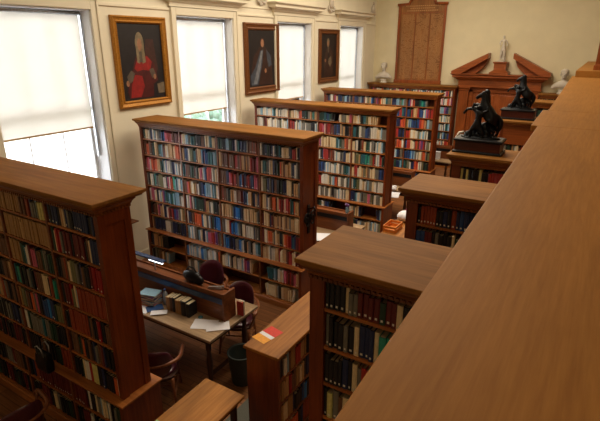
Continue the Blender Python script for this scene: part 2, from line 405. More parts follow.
bookcase('F', -1.38, .30, 2.18, 2.82, [-.30], 'wooden bookcase at the bottom centre with law books, its broad top nearest the parapet', 'near centre bookcase', stile=.09)
bookcase('G', -1.38, .30, 3.89, 4.47, [-.42], 'wooden bookcase in the right row with large rust and navy books, second from front', 'second right bookcase', stile=.09)
bookcase('H', -1.40, .30, 5.46, 6.06, [-.42], 'wooden bookcase in right row carrying the nearer bronze horse statue', 'statue bookcase', dent=False, stile=.09)
bookcase('I', -1.40, .30, 8.45, 9.05, [-.42], 'wooden bookcase in right row carrying the farther bronze horse statue', 'far statue bookcase', dent=False, frieze=2.29, lv=[2.12, 1.808, 1.536, 1.264, .992, .72])
bookcase('M', -1.30, .30, 11.6, 12.15, [-.42], 'plain wooden bookcase top behind the farther horse statue', 'far right bookcase', dent=False)
# end wall cases
def endcase(xl, xr, yf, colx, top, label, key, phrase):
    return bookcase(key, xl, xr, yf, EY-.03+.0, colx, label, phrase, top=top, lv=[z-(TOPZ-top) for z in LV[:-1]]+[.72-(TOPZ-top)], low=[.36, .12], dent=False, group='end wall bookcases')
endcase(WX+.02, -3.86, 15.55, [-6.1, -5.35, -4.6], 2.60, 'low wide wooden bookcase against the end wall under the carved name board', 'E', 'end wall bookcase')
endcase(-1.56, .9, 15.55, [-.9,-.1], 2.50, 'wooden bookcase against the end wall right of the pedimented doorcase', 'N', 'end right bookcase')

# low bookcases along the aisle (books face the aisle, +x)
def lowcase(y0, y1, label, key, phrase):
    x0, x1, T = -2.46, -2.06, 1.2
    t = thing('low_bookcase', ((x0+x1)/2, (y0+y1)/2, 0), label, 'bookcase', 'low aisle bookcases')
    MB().ring(x0+.02, x1-.02, y0+.02, y1-.02, [(.012, T-.035), (.02, T-.028), (.02, T-.006), (.015, T)]).build('top_board', W_LOW, t)
    for a, b_ in ((y0+.02, y0+.05), (y1-.05, y1-.02)): MB().box(x0+.02, x1-.02, a, b_, 0, T-.035).build('end_panel', W_END, t)
    MB().box(x0+.03, x0+.045, y0+.05, y1-.05, .08, T-.035).build('back_panel', W_BACK, t)
    MB().box(x0+.045, x1-.03, y0+.05, y1-.05, 0, .09).build('plinth', W_SHY, t)
    ym = (y0+y1)/2; MB().box(x0+.045, x1-.024, ym-.012, ym+.012, .09, T-.035).build('upright', W_SH, t)
    zs = [.09, .36, .63, .90]
    for j, (ya, yb) in enumerate(((y0+.05, ym-.012), (ym+.012, y1-.05))):
        for z in zs[1:]: MB().box(x0+.045, x1-.03, ya, yb, z-.018, z).build('shelf', W_SHY, t)
        for r_, z in enumerate(zs[::-1]):
            BAYS.append((key, phrase, r_, j, ya, yb, x1-.035, z, (T-.035 if r_ == 0 else zs[::-1][r_-1]-.018), 2))
    return t
lowcase(2.98, 4.72, 'low wooden bookcase beside the aisle with a red and yellow leaflet on top', 'L', 'low aisle bookcase')
lowcase(6.22, 7.98, 'low wooden bookcase beyond with an orange tray and white bag on top', 'K', 'far low bookcase')

# ---------------------------------------------------------------- books
BK = {
 'A': [['s','sssssssss', 'mmmmmmmmssOnGleqk', 'nknnkyYnGknnnnnnkng'],
       ['s','yyyyyyyyy', 'mmmmmymmmmmmmm', 'gYrGkddkddddksYnnn'],
       ['s','yyyyysss', 'mmmmgtwdpksgGkgk', 'kksOsYeGknskdRRRRR'],
       ['s','tkgtkksy', 'tTkgkGtkdssYYkOTTg', 'kkddReYlOOOOOOOOOOOOy'],
       ['s','sOysGk', 'meGskoGpknbBngeek', 'kkOOOOOOOkskdRkksw'],
       ['s','kknGk', 'wgGGGtGggkkk', 'kssgsoksknGsdnkkkk'],
       ['s','kkkd', 'kkskkgOO', 'kkkgYwrqqkknkkkow'],
       ['s','kkkGdsk', 'knOdddddddddddd', 'ddddkwkYGlYtwkGgk'],
       ['s','kkgdk', 'kkddkYGkkgk', 'kkddwkkknnkkgsYk']],
 'B': [['kYwnwGkbprddd', 'pYwlGttkkkskYwtYs', 'gknlgnwgnnGssss', 'wkngkwngtkYYYkrrYk'],
       ['soskYgtsYyyYoo', 'Ynbwegtsyylobttlt', 'Ysssssrssyyyyrdp', 'wtGkwnkkkoyyyyknwG'],
       ['dporoygtwuwGnwww', 'tdskgdGYpwlorrwYw', 'sssnprrsbdnddnpd', 'weknGnsskkknnYYkyyG'],
       ['GYwTGewkprTlwt', 'spowYywknBllwttY', 'ssGkywssdnlykyn', 'yYnwsookyrrYrrgtoyk'],
       ['GpwkwptttTtlGw', 'nwpswtggggkdyGwgkkG', 'YyyYebBBnGYYyyyk', 'dYYyndyysyYysyyyYYy'],
       ['kdspynwrdbuGYe', 'wnksooooblYGwsgbBB', 'GwYrBbBlGYswwwnGk', 'dYyooyYyykyoorntndr'],
       ['ynnnnwwGnnknn', 'lwlGglYnwpprpusG', 'lBnnGblkyGwlt', 'YyYGwyrYyydrYdd'],
       ['kyyekk______', 'BwwwlwBlGwlwo', 'YwlGYGwlpuY__', '__ttttGYprrpy'],
       ['GGeyl_____', 'wGwGew___', '_________', '_YYYYGYyYY_G']],
 'C': [['wwwwwwtwGGww', 'eYwwrkkGyTy', 'ggtntk__wGGYp', 'YYkteYYY___'],
       ['wwswwwGww', 'rrwwGwGkw', 'rprrdnbyyks', 'tkwwGbnGwwYwGG'],
       ['wGYwGw', 'YYtwGs', 'pYYYYYtgGoY', 'YGksYgwGww_'],
       ['wGYwGw', 'YYtwGs', 'wkrrsswwGnYY', 'YGegtTGrwrg'],
       ['wGYwGw', 'YYtwGs', 'nbllGwwGwtt', 'YrwYGyYYGnn'],
       ['wGYwGw', 'YYtwGs', 'rwwwGlrwGwt', 'GtewYwGYwww'],
       ['wGYwGw', 'YYtwGs', 'wGwGwkGlwwY', 'ntwGGpGwGY'],
       ['k__', 'kk__', 'kGnk____', 'wGYn____nl'],
       ['k__', 'wG__', 'Yks___', 'YkwGYwwG']],
 'D': [['snGwspYnnkGlnGks', 'bnGlnswGyBnsp', 'rYwtGennlGTG', 'nprkkgTtG___'],
       ['Gnprr', 'nnGY', 'GprrnnYnbrtn', 'bgryyrnbwprr'],
       ['Gnprr', 'nnGY', 'lBByebynnrr', 'elbnbroylG'],
       ['Gnprr', 'nnGY', 'GGGoyroyrnnn', 'rowYGllGk'],
       ['Gnprr', 'nnGY', 'ppnprwwsrrw', 'nrYwrsprwG'],
       ['Gnprr', 'nnGY', 'GtrtrllnG', 'nblGYrG'],
       ['Gnprr', 'nnGY', 'plBnltnt', 'tGnrwGk'],
       ['kk_', 'kk_', 'ksn___', 'kGn__'], ['kk_', 'kk_', 'ksn___', 'kGn__']],
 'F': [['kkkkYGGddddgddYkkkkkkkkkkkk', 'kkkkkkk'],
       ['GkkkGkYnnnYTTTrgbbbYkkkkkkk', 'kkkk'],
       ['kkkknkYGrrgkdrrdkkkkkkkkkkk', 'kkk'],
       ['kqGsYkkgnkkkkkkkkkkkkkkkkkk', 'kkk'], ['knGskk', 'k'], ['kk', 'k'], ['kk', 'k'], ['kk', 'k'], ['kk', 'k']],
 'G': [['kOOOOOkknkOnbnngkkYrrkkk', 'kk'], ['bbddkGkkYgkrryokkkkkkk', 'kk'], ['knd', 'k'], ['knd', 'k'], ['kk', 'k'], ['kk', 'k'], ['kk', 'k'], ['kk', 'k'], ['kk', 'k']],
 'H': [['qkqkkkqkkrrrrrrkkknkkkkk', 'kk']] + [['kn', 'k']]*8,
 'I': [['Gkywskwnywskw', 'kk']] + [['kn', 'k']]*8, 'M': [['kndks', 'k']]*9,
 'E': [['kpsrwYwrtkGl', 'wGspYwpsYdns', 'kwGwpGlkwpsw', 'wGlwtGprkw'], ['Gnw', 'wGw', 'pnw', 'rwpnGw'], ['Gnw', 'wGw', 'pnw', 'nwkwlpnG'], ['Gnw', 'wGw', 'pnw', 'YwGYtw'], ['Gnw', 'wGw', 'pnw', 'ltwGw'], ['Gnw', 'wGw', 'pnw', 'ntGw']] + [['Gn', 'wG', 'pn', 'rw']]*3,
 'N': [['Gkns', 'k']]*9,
 'L': [['kwsmrymkmn', 'kkk'], ['myRsmYknmy', 'kk'], ['mYmnkbksm', 'kk'], ['kmokOYk', 'k']], 'K': [['kYrwnk', 'kn']]*4,
}
def book_geo(mb, frame, w_, h, d, ci, label=False, lean=0):
    """one bound book: rounded spine facing out, boards, and page block set in. frame(u, v, z) maps local coordinates to the room"""
    t_ = min(.003, w_*.14)
    def P(u, v, z):
        if lean: u, z = u + z*lean, z*math.sqrt(1-lean*lean)
        return frame(u, v, z)
    # cover: spine bulging out 15 % of width, as a profile in (u, v)
    q = [(0, 0), (w_*.22, -w_*.13), (w_*.5, -w_*.18), (w_*.78, -w_*.13), (w_, 0), (w_, d), (w_-t_, d), (w_-t_, .004), (t_, .004), (t_, d), (0, d)]
    n = len(q); vs = [P(u, v, 0) for u, v in q] + [P(u, v, h) for u, v in q]
    fs = [(i, (i+1) % n, (i+1) % n+n, i+n) for i in range(n)]
    fs += [tuple(n+i for i in s_) for s_ in ((0,1,8), (1,2,8), (2,3,7), (2,7,8), (3,4,7), (4,5,6,7), (0,8,9,10))]
    mb.add(vs, fs, ci)
    a = .004
    mb.add([P(t_, .004, a), P(w_-t_, .004, a), P(w_-t_, d-.004, a), P(t_, d-.004, a), P(t_, .004, h-a), P(w_-t_, .004, h-a), P(w_-t_, d-.004, h-a), P(t_, d-.004, h-a)],
           [(4,5,6,7), (2,3,7,6), (0,1,5,4)], PG)
    if label:
        e = .0006; u0, u1 = w_*.3, w_*.7
        mb.add([P(u0, -w_*.16-e, .016), P(w_*.5, -w_*.18-e, .018), P(u1, -w_*.16-e, .016), P(u0, -w_*.16-e, .032), P(w_*.5, -w_*.18-e, .032), P(u1, -w_*.16-e, .032)], [(0,1,4,3), (1,2,5,4)], LB)
# camera model for ranking books by how large they show
_y, _p = R(YAW), R(PITCH)
FW = Vector((-math.sin(_y)*math.cos(_p), math.cos(_y)*math.cos(_p), -math.sin(_p))); RT = Vector((math.cos(_y), math.sin(_y), 0)); UP = RT.cross(FW)
def px(P):
    d = Vector(P) - Vector((0, 0, CAM_H)); z = d.dot(FW)
    return (300 + F_PX*d.dot(RT)/z, 210.5 - F_PX*d.dot(UP)/z, z) if z > .05 else (-999, -999, 1)
OCC = {'A': (-6.55,-3.32,2.25,2.66,0,2.68), 'B': (-6.55,-3.32,5.46,5.9,0,2.68), 'C': (-6.55,-3.32,8.77,9.15,0,2.68), 'D': (-6.55,-3.32,12,12.4,0,2.68),
       'F': (-1.3,.3,2.26,2.75,0,2.68), 'G': (-1.3,.3,3.96,4.4,0,2.68), 'H': (-1.3,.3,5.5,6.0,0,2.68), 'J': (-1.3,.3,7.17,7.6,0,2.68), 'I': (-1.3,.3,8.5,9.,0,2.68),
       'L': (-2.45,-2.08,3.0,4.7,0,1.2), 'K': (-2.45,-2.08,6.22,7.98,0,1.2), 'rail': (-.33,1,-1,16,2.8,3.3), 't1': (-6.5,-3.25,3.35,4.2,.7,.76), 'd1': (-6.5,-3.3,3.75,3.85,.76,1.1)}
def blocked(P, own):
    o = Vector((0, 0, CAM_H)); d = Vector(P)-o
    for k, (x0,x1,y0,y1,z0,z1) in OCC.items():
        if k == own: continue
        t0, t1 = 0, .995
        for a, (l, h) in enumerate(((x0,x1),(y0,y1),(z0,z1))):
            if abs(d[a]) < 1e-9:
                if not l < o[a] < h: t0 = 2
                continue
            p, q = (l-o[a])/d[a], (h-o[a])/d[a]
            if p > q: p, q = q, p
            t0, t1 = max(t0, p), min(t1, q)
        if t0 < t1: return True
    return False
ORD = ['first','second','third','fourth','fifth','sixth','seventh','eighth','ninth','tenth','eleventh','twelfth','thirteenth','fourteenth','fifteenth','sixteenth','seventeenth','eighteenth','nineteenth','twentieth'] + ['%dth' % i for i in range(21, 60)]
books = []
random.seed(11)
for (key, phrase, r_, c_, a, b_, front, z0, z1, nc) in BAYS:
    if key not in BK: continue
    rows = BK[key]; s = rows[min(r_, len(rows)-1)]; s = s[min(c_, len(s)-1)]
    if not s: continue
    wd = b_-a-.006
    target = {'A': .031, 'F': .033, 'G': .033, 'H': .036, 'L': .045}.get(key, .0285)
    # repeat short colour strings so that a bay is filled with plausible thicknesses
    seq = []
    n_goal = wd/target
    rep = n_goal/len(s); acc = 0
    for i, ch in enumerate(s):
        acc += rep; k = int(round(acc)); acc -= k
        for q_ in range(max(k, 1 if rep < 1 and random.random() < .9 else k)):
            alt = {'k':'nkg','n':'kbn','b':'nB','y':'YsG','Y':'ywm','w':'YlG','G':'wke','s':'dOy','r':'do','t':'lg','l':'wb','o':'Oy','p':'uw','d':'sr','g':'kt','e':'sy','T':'tl'}.get(ch)
            seq.append(random.choice(alt) if q_ and alt and key not in 'AFG' and random.random() < .55 else ch)
    if len(s) < 7 and key not in 'FG' and '_' not in s and rep > 1.5: random.shuffle(seq)
    if not seq: continue
    ws = [random.uniform(.75, 1.3) for _ in seq]; k = wd/sum(ws); ws = [q*k for q in ws]
    u = a+.003; clear = z1-z0; base = min(clear-.012, .235)
    prev = None; hh = base*.9; out = []
    for i, (ch, w_) in enumerate(zip(seq, ws)):
        if ch == '_': u += w_; prev = None; continue
        if ch != prev or random.random() < .25: hh = base*random.uniform(.76, .98)
        if key in ('B', 'C') and ch in 'kns': hh = max(hh, base*.9)
        if ch in 'Om' or (ch in 'Rdn' and key == 'A'): hh = base*.95
        h = min(hh*random.uniform(.985, 1.015), base)
        lean = 0
        if i+1 < len(seq) and seq[i+1] == '_' and random.random() < .7: lean = .14
        if i > 0 and seq[i-1] == '_' and random.random() < .5: lean = -.14 if lean == 0 else lean
        bk = dict(key=key, phrase=phrase, r=r_, c=c_, nc=nc, ch=ch, u=u, w=w_-.0012, h=h*(.97 if lean else 1), d=random.uniform(.115, .125) if key == 'A' else random.uniform(.13, .15), z=z0+.0008, front=front+random.uniform(.006, .022), lean=lean, n=len(out))
        if key in ('L', 'K'): bk['front'] = front-random.uniform(.004, .02)
        out.append(bk); u += w_; prev = ch
    for j, bk in enumerate(out): bk['of'] = len(out); books.append(bk)
for bk in books:
    if bk['key'] in 'LK':
        ctr = (bk['front'], bk['u']+bk['w']/2, bk['z']+bk['h']/2); e1 = (bk['front'], bk['u'], ctr[2]); e2 = (bk['front'], bk['u']+bk['w'], ctr[2])
    else:
        ctr = (bk['u']+bk['w']/2, bk['front'], bk['z']+bk['h']/2); e1 = (bk['u'], bk['front'], ctr[2]); e2 = (bk['u']+bk['w'], bk['front'], ctr[2])
    c = px(ctr); p1, p2 = px(e1), px(e2)
    hp = F_PX*bk['h']/c[2]
    vis = -2 < c[0] < 602 and -2 < c[1] < 425 and not blocked(ctr, bk['key'])
    bk['area'] = abs(p2[0]-p1[0])*hp if vis else 0
books.sort(key=lambda q: -q['area'])
rest = MB(); used = {}
rowname = ['top shelf', 'second shelf', 'third shelf', 'fourth shelf', 'fifth shelf', 'sixth shelf', 'seventh shelf', 'upper shelf below ledge', 'lowest shelf below ledge']
for i, bk in enumerate(books):
    u0, f0, z0 = bk['u'], bk['front'], bk['z']
    if bk['lean'] < 0: u0 += bk['h']*.14
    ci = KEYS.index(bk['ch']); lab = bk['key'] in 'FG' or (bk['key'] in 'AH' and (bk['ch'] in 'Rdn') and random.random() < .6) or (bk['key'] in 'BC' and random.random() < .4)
    ind = i < 300 and bk['area'] > 0
    if bk['key'] in 'LK': frame = (lambda u, v, z, u0=u0, f0=f0, z0=z0: (f0-v, u0+u, z0+z))
    else: frame = (lambda u, v, z, u0=u0, f0=f0, z0=z0: (u0+u, f0+v, z0+z))
    if not ind:
        book_geo(rest, frame, bk['w'], bk['h'], bk['d'], ci, lab, bk['lean']); continue
    fr0 = frame(0, 0, 0); m = MB()
    book_geo(m, lambda u, v, z: tuple(p_-q_ for p_, q_ in zip(frame(u, v, z), fr0)), bk['w'], bk['h'], bk['d'], 0, lab, bk['lean'])
    m.m = [{PG: 1, LB: 2}.get(x, 0) for x in m.m]
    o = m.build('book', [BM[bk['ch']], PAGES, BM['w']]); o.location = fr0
    k_, of = bk['n'], bk['of']
    side = ('%s from the left' % ORD[k_]) if k_ < of/2 else ('%s from the right' % ORD[of-1-k_])
    if bk['key'] in 'FGH' and bk['c'] == 0: side = '%s from the left' % ORD[k_]
    bay = {4: ['far left', 'second', 'third', 'rightmost'], 2: ['left', 'right']}[bk['nc']][bk['c']] if bk['nc'] in (2, 4) else 'only'
    if bk['key'] in 'FGHJ': bay = ''
    rw = rowname[bk['r']].replace(' below ledge', ' under ledge')
    side = side.replace(' from the ', ' from ')
    o['label'] = '%s book, %s, %s, %s%s' % (CNAME[bk['ch']], side, rw, (bay+' bay of ') if bay else '', bk['phrase'])
    o['category'] = 'book'; o['group'] = 'books on the shelves of the ' + bk['phrase']
tag(rest.build('books', BOOKMATS), 'rows of books of many colours filling the shelves farther from the camera', 'books', kind='stuff')

# ---------------------------------------------------------------- reading tables with a central divider
def reading_table(k, label):
    dy = 3.27*k
    x0, x1, y0, y1 = -6.45, -3.22, 3.33+dy, 4.23+dy
    t = thing('reading_table', ((x0+x1)/2, (y0+y1)/2, 0), label, 'table', 'long reading tables in the bays')
    MB().box(x0, x1, y0, y1, .725, .76).build('tabletop', W_TAB, t, .006)
    m = MB(); m.box(x0+.08, x1-.08, y0+.08, y0+.1, .63, .725); m.box(x0+.08, x1-.08, y1-.1, y1-.08, .63, .725); m.box(x1-.1, x1-.08, y0+.1, y1-.1, .63, .725); m.box(x0+.08, x0+.1, y0+.1, y1-.1, .63, .725)
    m.build('apron', W_DARK, t)
    for x in (x0+.12, (x0+x1)/2, x1-.14):
        for y in (y0+.12, y1-.12):
            MB().lathe(x, y, [(.03,0),(.032,.05),(.022,.09),(.03,.2),(.038,.36),(.024,.5),(.034,.54),(.034,.63)], 12).build('leg', W_DARK, t)
    yc = (y0+y1)/2
    MB().box(x1-.2, x1-.16, y0+.14, y1-.14, .12, .15).build('stretcher', W_DARK, t)
    a, b_ = x0+.05, x1-.1
    MB().box(a, b_-.03, yc-.05, yc-.026, .76, 1.11).build('divider_panel', W_DIV, t)
    MB().box(a, b_-.03, yc+.10, yc+.124, .76, 1.11).build('divider_panel', W_DIV, t)
    MB().box(a, b_-.03, yc-.062, yc-.05, .98, 1.05).build('divider_cable_strip', BLUEM if k == 0 else BLACKM, t)
    MB().box(b_-.03, b_, yc-.07, yc+.14, .76, 1.13).build('divider_end_post', W_DIV, t, .004)
    MB().box(a, b_-.03, yc-.026, yc+.1, 1.07, 1.09).build('divider_shelf', W_DIV, t, .003)
    return t
reading_table(0, 'long wooden reading table with central divider before the second bookcase, cluttered with books')
reading_table(1, 'long wooden reading table behind the second bookcase, partly hidden, papers on its end')
reading_table(2, 'long wooden reading table behind the third bookcase with white papers on its end')
reading_table(3, 'farthest long wooden reading table behind the fourth bookcase, mostly hidden')
# strip lamp on the divider
t = thing('desk_lamp', (-4.9, 3.80, 1.09), 'blue grey metal strip lamp standing on the table divider', 'lamp')
MB().box(-5.45, -4.36, 3.765, 3.835, 1.245, 1.27).build('lamp_shade', BLUEM, t, .008)
for x in (-5.3, -4.55): MB().tube([(x, 3.81, 1.09), (x, 3.81, 1.245)], .01, 10).build('post', STEEL, t)
MB().tube([(-4.62, 3.79, 1.232), (-4.38, 3.79, 1.232)], .012, 10).build('lamp_tube', TUBE, t)
# small low reading table beside the low bookcase
t = thing('side_table', (-2.6, 2.2, 0), 'plain light brown wooden table at the bottom edge beside the low bookcase', 'table')
MB().box(-2.84, -2.36, 1.55, 2.85, .73, .76).build('tabletop', W_TABY, t, .005)
m = MB(); m.box(-2.79, -2.41, 2.78, 2.8, .65, .73); m.box(-2.79, -2.41, 1.6, 1.62, .65, .73); m.box(-2.79, -2.77, 1.62, 2.78, .65, .73); m.box(-2.43, -2.41, 1.62, 2.78, .65, .73)
m.build('apron', W_DARK, t)
for x in (-2.77, -2.43):
    for y in (1.64, 2.76): MB().ring(x-.018, x+.018, y-.018, y+.018, [(0,.0085), (.006,.65)]).build('leg', W_DARK, t)
# things on the little table
t = thing('notebook', (-2.8, 2.12, .76), 'pale green and white printed booklet on the small table at bottom edge', 'booklet')
MB().box(-2.82, -2.62, 2.0, 2.2, .7605, .768).build('pages', PAPER, t)
MB().box(-2.82, -2.62, 2.0, 2.2, .768, .770).build('cover', plain('pale_green_cover', (150,196,150), .5, var=.5, scale=25), t)

# ---------------------------------------------------------------- chairs
def make_chair():
    t = thing('armchair', (0,0,0), 'x', 'chair', None, world=False)
    m = MB(); n = 20; pts = []
    m.prism([(.25*math.copysign(abs(math.cos(2*math.pi*i/n))**.7, math.cos(2*math.pi*i/n)), .24*math.copysign(abs(math.sin(2*math.pi*i/n))**.7, math.sin(2*math.pi*i/n))) for i in range(n)], 'z', .40, .44)
    m.build('seat_frame', W_DARK, t, .004)
    MB().ell((0, 0, .452), (.235, .225, .04), nu=22, nv=9).build('seat_cushion', LEATHER, t)
    for x, y in ((-.2,.2),(.2,.2),(-.19,-.2),(.19,-.2)):
        MB().tube([(x, y, .41), (x*1.05, y*1.05, .22), (x*1.15, y*1.2, 0)], [.024,.02,.016], 10).build('leg', W_CHAIR, t)
    m = MB()
    for s in (-1, 1): m.tube([(s*.21, .21, .16), (s*.205, -.21, .16)], .011, 8)
    m.tube([(-.2, 0, .16), (.2, 0, .16)], .011, 8); m.build('stretcher', W_CHAIR, t)
    # horseshoe arm rail
    pts = []
    for i in range(21):
        a = math.pi*(i/20); pts.append((.30*math.cos(a), -.05 - .27*math.sin(a), .655 + .035*math.sin(a)))
    pts = [(.28, .2, .625), (.305, .13, .645), (.30, .04, .652)] + pts + [(-.30, .04, .652), (-.305, .13, .645), (-.28, .2, .625)]
    MB().tube(pts, [.016,.026,.026]+[.023]*21+[.026,.026,.016], 12).build('arm_rail', W_CHAIR, t)
    for s in (-1, 1):
        MB().tube([(s*.22, .16, .43), (s*.27, .17, .55), (s*.295, .16, .66)], [.018,.014,.018], 10).build('arm_post', W_CHAIR, t)
    # rounded upholstered back
    vs = []; fs = []; NU, NV = 20, 12
    for sgn in (1, -1):
        for j in range(NV+1):
            v = -1 + 2*j/NV
            for i in range(NU+1):
                u = -1 + 2*i/NU
                # square to rounded disc
                uu = u*math.sqrt(1 - v*v*.45); vv = v*math.sqrt(1 - u*u*.45)
                a = uu*.95; edge = max(0, (1-u**4)*(1-v**4))**.5
                r = .255 - sgn*.0 + (-.03*edge if sgn > 0 else .02*edge)
                z = .69 + vv*.215
                vs.append((r*math.sin(a)*1.02, -.03 - r*math.cos(a) - (z-.5)*.14, z))
    K = (NU+1)*(NV+1)
    for s in range(2):
        for j in range(NV):
            for i in range(NU):
                q = s*K+j*(NU+1)+i; fs.append((q, q+1, q+NU+2, q+NU+1) if s else (q, q+NU+1, q+NU+2, q+1))
    for i in range(NU):
        for j in (0, NV): q = j*(NU+1)+i; fs.append((q, q+1, K+q+1, K+q))
    for j in range(NV):
        for i in (0, NU): q = j*(NU+1)+i; fs.append((q, q+NU+1, K+q+NU+1, K+q))
    MB().add(vs, fs, 0, True).build('backrest', LEATHER, t)
    return t
ch = make_chair()
spots = [((-3.75, 3.03, 0), R(40), 'wooden armchair with purple leather padding pulled up to the near side of table'),
         ((-4.40, 4.60, 0), R(205), 'armchair with shiny purple leather back behind the middle of the table'),
         ((-3.61, 4.29, 0), R(205), 'armchair with purple leather back at the far right corner of the table'),
         ((-4.22, 1.70, 0), R(80), 'purple leather armchair at bottom left in front of the nearest bookcase')]
for i, (loc, rz, lab) in enumerate(spots):
    c = ch if i == 0 else copy_tree(ch)
    c.location = loc; c.rotation_euler = (0, 0, rz); c.scale = (.9,)*3; c['label'] = lab; c['group'] = 'purple leather armchairs'

# waste bin
t = thing('waste_bin', (-3.12, 3.74, .0), 'dark grey green waste bin on the floor at the table end', 'bin')
m = MB(); m.lathe(-3.12, 3.74, [(.12,.0),(.125,.02),(.165,.40),(.17,.405),(.17,.42),(.155,.42),(.15,.40),(.11,.03)], 24); m.build('bin_body', BINM, t)

# ---------------------------------------------------------------- objects on the reading table
ZT = .7605
xs_ = -4.14
spec = [('m', .06), ('s', .045), ('k', .05), ('m', .05), ('m', .045), ('k', .08), ('k', .06)]
posn = ['leftmost', 'second', 'third', 'fourth', 'fifth', 'sixth', 'rightmost']
for i, (ch_, w_) in enumerate(spec):
    m = MB(); x = xs_
    book_geo(m, lambda u, v, z: (u, v, z), w_-.002, .175+.008*((i*7) % 3), .13, 0, False)
    m.m = [{PG: 1}.get(q, 0) for q in m.m]
    o = m.build('book', [BM[ch_], PAGES]); o.location = (x, 3.575, ZT); xs_ += w_
    tag(o, '%s reference volume, %s from the left of the upright row on the reading table' % (CNAME[ch_], ['first','second','third','fourth','fifth','sixth','seventh'][i]), 'book', 'row of upright volumes on the reading table')
def flat_book(x, y, z, sx, sy, h, rz, ch_, lab, grp=None):
    m = MB(); m.box(-sx/2, sx/2, -sy/2, sy/2, 0, .003, 0); m.box(-sx/2, sx/2, -sy/2, sy/2, h-.003, h, 0); m.box(-sx/2, -sx/2+.003, -sy/2, sy/2, .003, h-.003, 0)
    m.box(-sx/2+.003, sx/2-.005, -sy/2+.005, sy/2-.005, .003, h-.003, 1)
    o = m.build('book', [BM[ch_], PAGES]); o.location = (x, y, z); o.rotation_euler = (0, 0, R(rz)); tag(o, lab, 'book', grp)
z = ZT
for i, (c_, h, rz, lab) in enumerate((('p', .035, 8, 'pink book at the bottom of the pile on the reading table'), ('l', .03, -5, 'pale blue book second from the bottom of the table pile'),
                            ('b', .035, 12, 'blue book in the middle of the pile on the table'), ('u', .03, 2, 'purple book second from top of the table pile'), ('l', .02, 15, 'pale blue book on top of the table pile'))):
    flat_book(-4.42, 3.58, z, .24, .17, h, rz, c_, lab, 'pile of books on the reading table'); z += h+.0008
flat_book(-4.16, 3.56-.13, ZT, .17, .23, .018, -28, 'b', 'blue book lying flat beside the pile on the table') if False else None
def sheet(x, y, z, sx, sy, rz, lab, mat=PAPER, name='paper_sheet', n=1, grp='papers on the tables'):
    t = MB(); random.seed(int(x*100)+int(y*10))
    for k in range(n):
        a = R(random.uniform(-4, 4))*(k > 0); c, s = math.cos(a), math.sin(a)
        pts = [(-sx/2,-sy/2),(sx/2,-sy/2),(sx/2,sy/2),(-sx/2,sy/2)]; pts = [(c*p-s*q, s*p+c*q) for p, q in pts]
        t.prism(pts, 'z', k*.0016, k*.0016+.0014)
    o = t.build(name, mat); o.location = (x, y, z); o.rotation_euler = (0, 0, R(rz)); return tag(o, lab, 'paper', grp)
sheet(-3.50, 3.56, ZT, .2, .29, -62, 'white printed sheets, left half of the pair near the right table end', n=3)
sheet(-3.335, 3.60, ZT+.006, .17, .27, -48, 'white printed sheets, right half of the pair near the right table end', n=2)
sheet(-4.38, 3.41, ZT, .2, .14, 10, 'white sheets of paper in front of the book pile', n=4)
sheet(-4.60, 3.40, ZT, .2, .2, -15, 'salmon pink paper folder near the left part of the table', mat=plain('salmon_card', (232,140,118), .6), n=4)
sheet(-4.27, 3.50, ZT+.008, .13, .2, -35, 'blue folder lying between papers and upright volumes', mat=BM['b'], n=3)
sheet(-4.14, 3.45, ZT+.014, .1, .2, -50, 'white envelope before the upright volumes', n=1)
t = thing('water_bottle', (-4.24, 3.66, ZT), 'clear plastic water bottle with blue cap beside upright volumes', 'bottle')
MB().lathe(-4.24, 3.66, [(.028,ZT),(.032,ZT+.01),(.032,ZT+.13),(.028,ZT+.15),(.013,ZT+.18),(.013,ZT+.19)], 16).build('bottle_body', plain('clear_plastic', (170,184,200), .15), t)
MB().lathe(-4.24, 3.66, [(.015,ZT+.19),(.015,ZT+.21)], 14).build('cap', BM['b'], t)
m = MB(); m.lathe(0, 0, [(.02,0),(.028,.004),(.03,.012),(.024,.02),(.0105,.021)], 16); o = m.build('tape_roll', BM['t']); o.location = (-3.64, 3.64, ZT); tag(o, 'small teal tape dispenser lying left of the white sheets', 'tape')
# books and bag on / beside the divider
bag = MB(); bag.ell((0,0,.081), (.15,.06,.08), nu=18); bag.ell((.09,-.005,.06), (.1,.045,.062)); bag.tube([(-.1,0,.13),(-.05,0,.2),(.04,0,.2),(.08,0,.13)], .009, 8)
o = bag.build('bag', BLACKM); o.location = (-3.90, 3.815, 1.091); tag(o, 'black soft bag lying on top of the table divider', 'bag')
m = MB(); m.box(-.1,.1,-.012,.012,0,.012); m.prism([(-.1,.014),(.1,.03),(.1,.045),(-.08,.03)], 'y', -.012, .012); m.box(.075,.1,-.012,.012,.01,.045)
o = m.build('stapler', STEEL); o.location = (-3.54, 3.83, 1.091); o.rotation_euler = (0,0,R(25)); tag(o, 'silver stapler on the table divider beside the black bag', 'stapler')
for c_, yy, lab in (('r', 3.93, 'red slim book standing at the end of the table divider'), ('w', 3.955, 'white slim book standing beside the red one at the divider end')):
    m = MB(); book_geo(m, lambda u, v, z: (-v, u, z), .022, .19, .085, 0, False); m.m = [{PG: 1}.get(q, 0) for q in m.m]
    o = m.build('book', [BM[c_], PAGES]); o.location = (-3.228, yy, ZT); tag(o, lab, 'book')
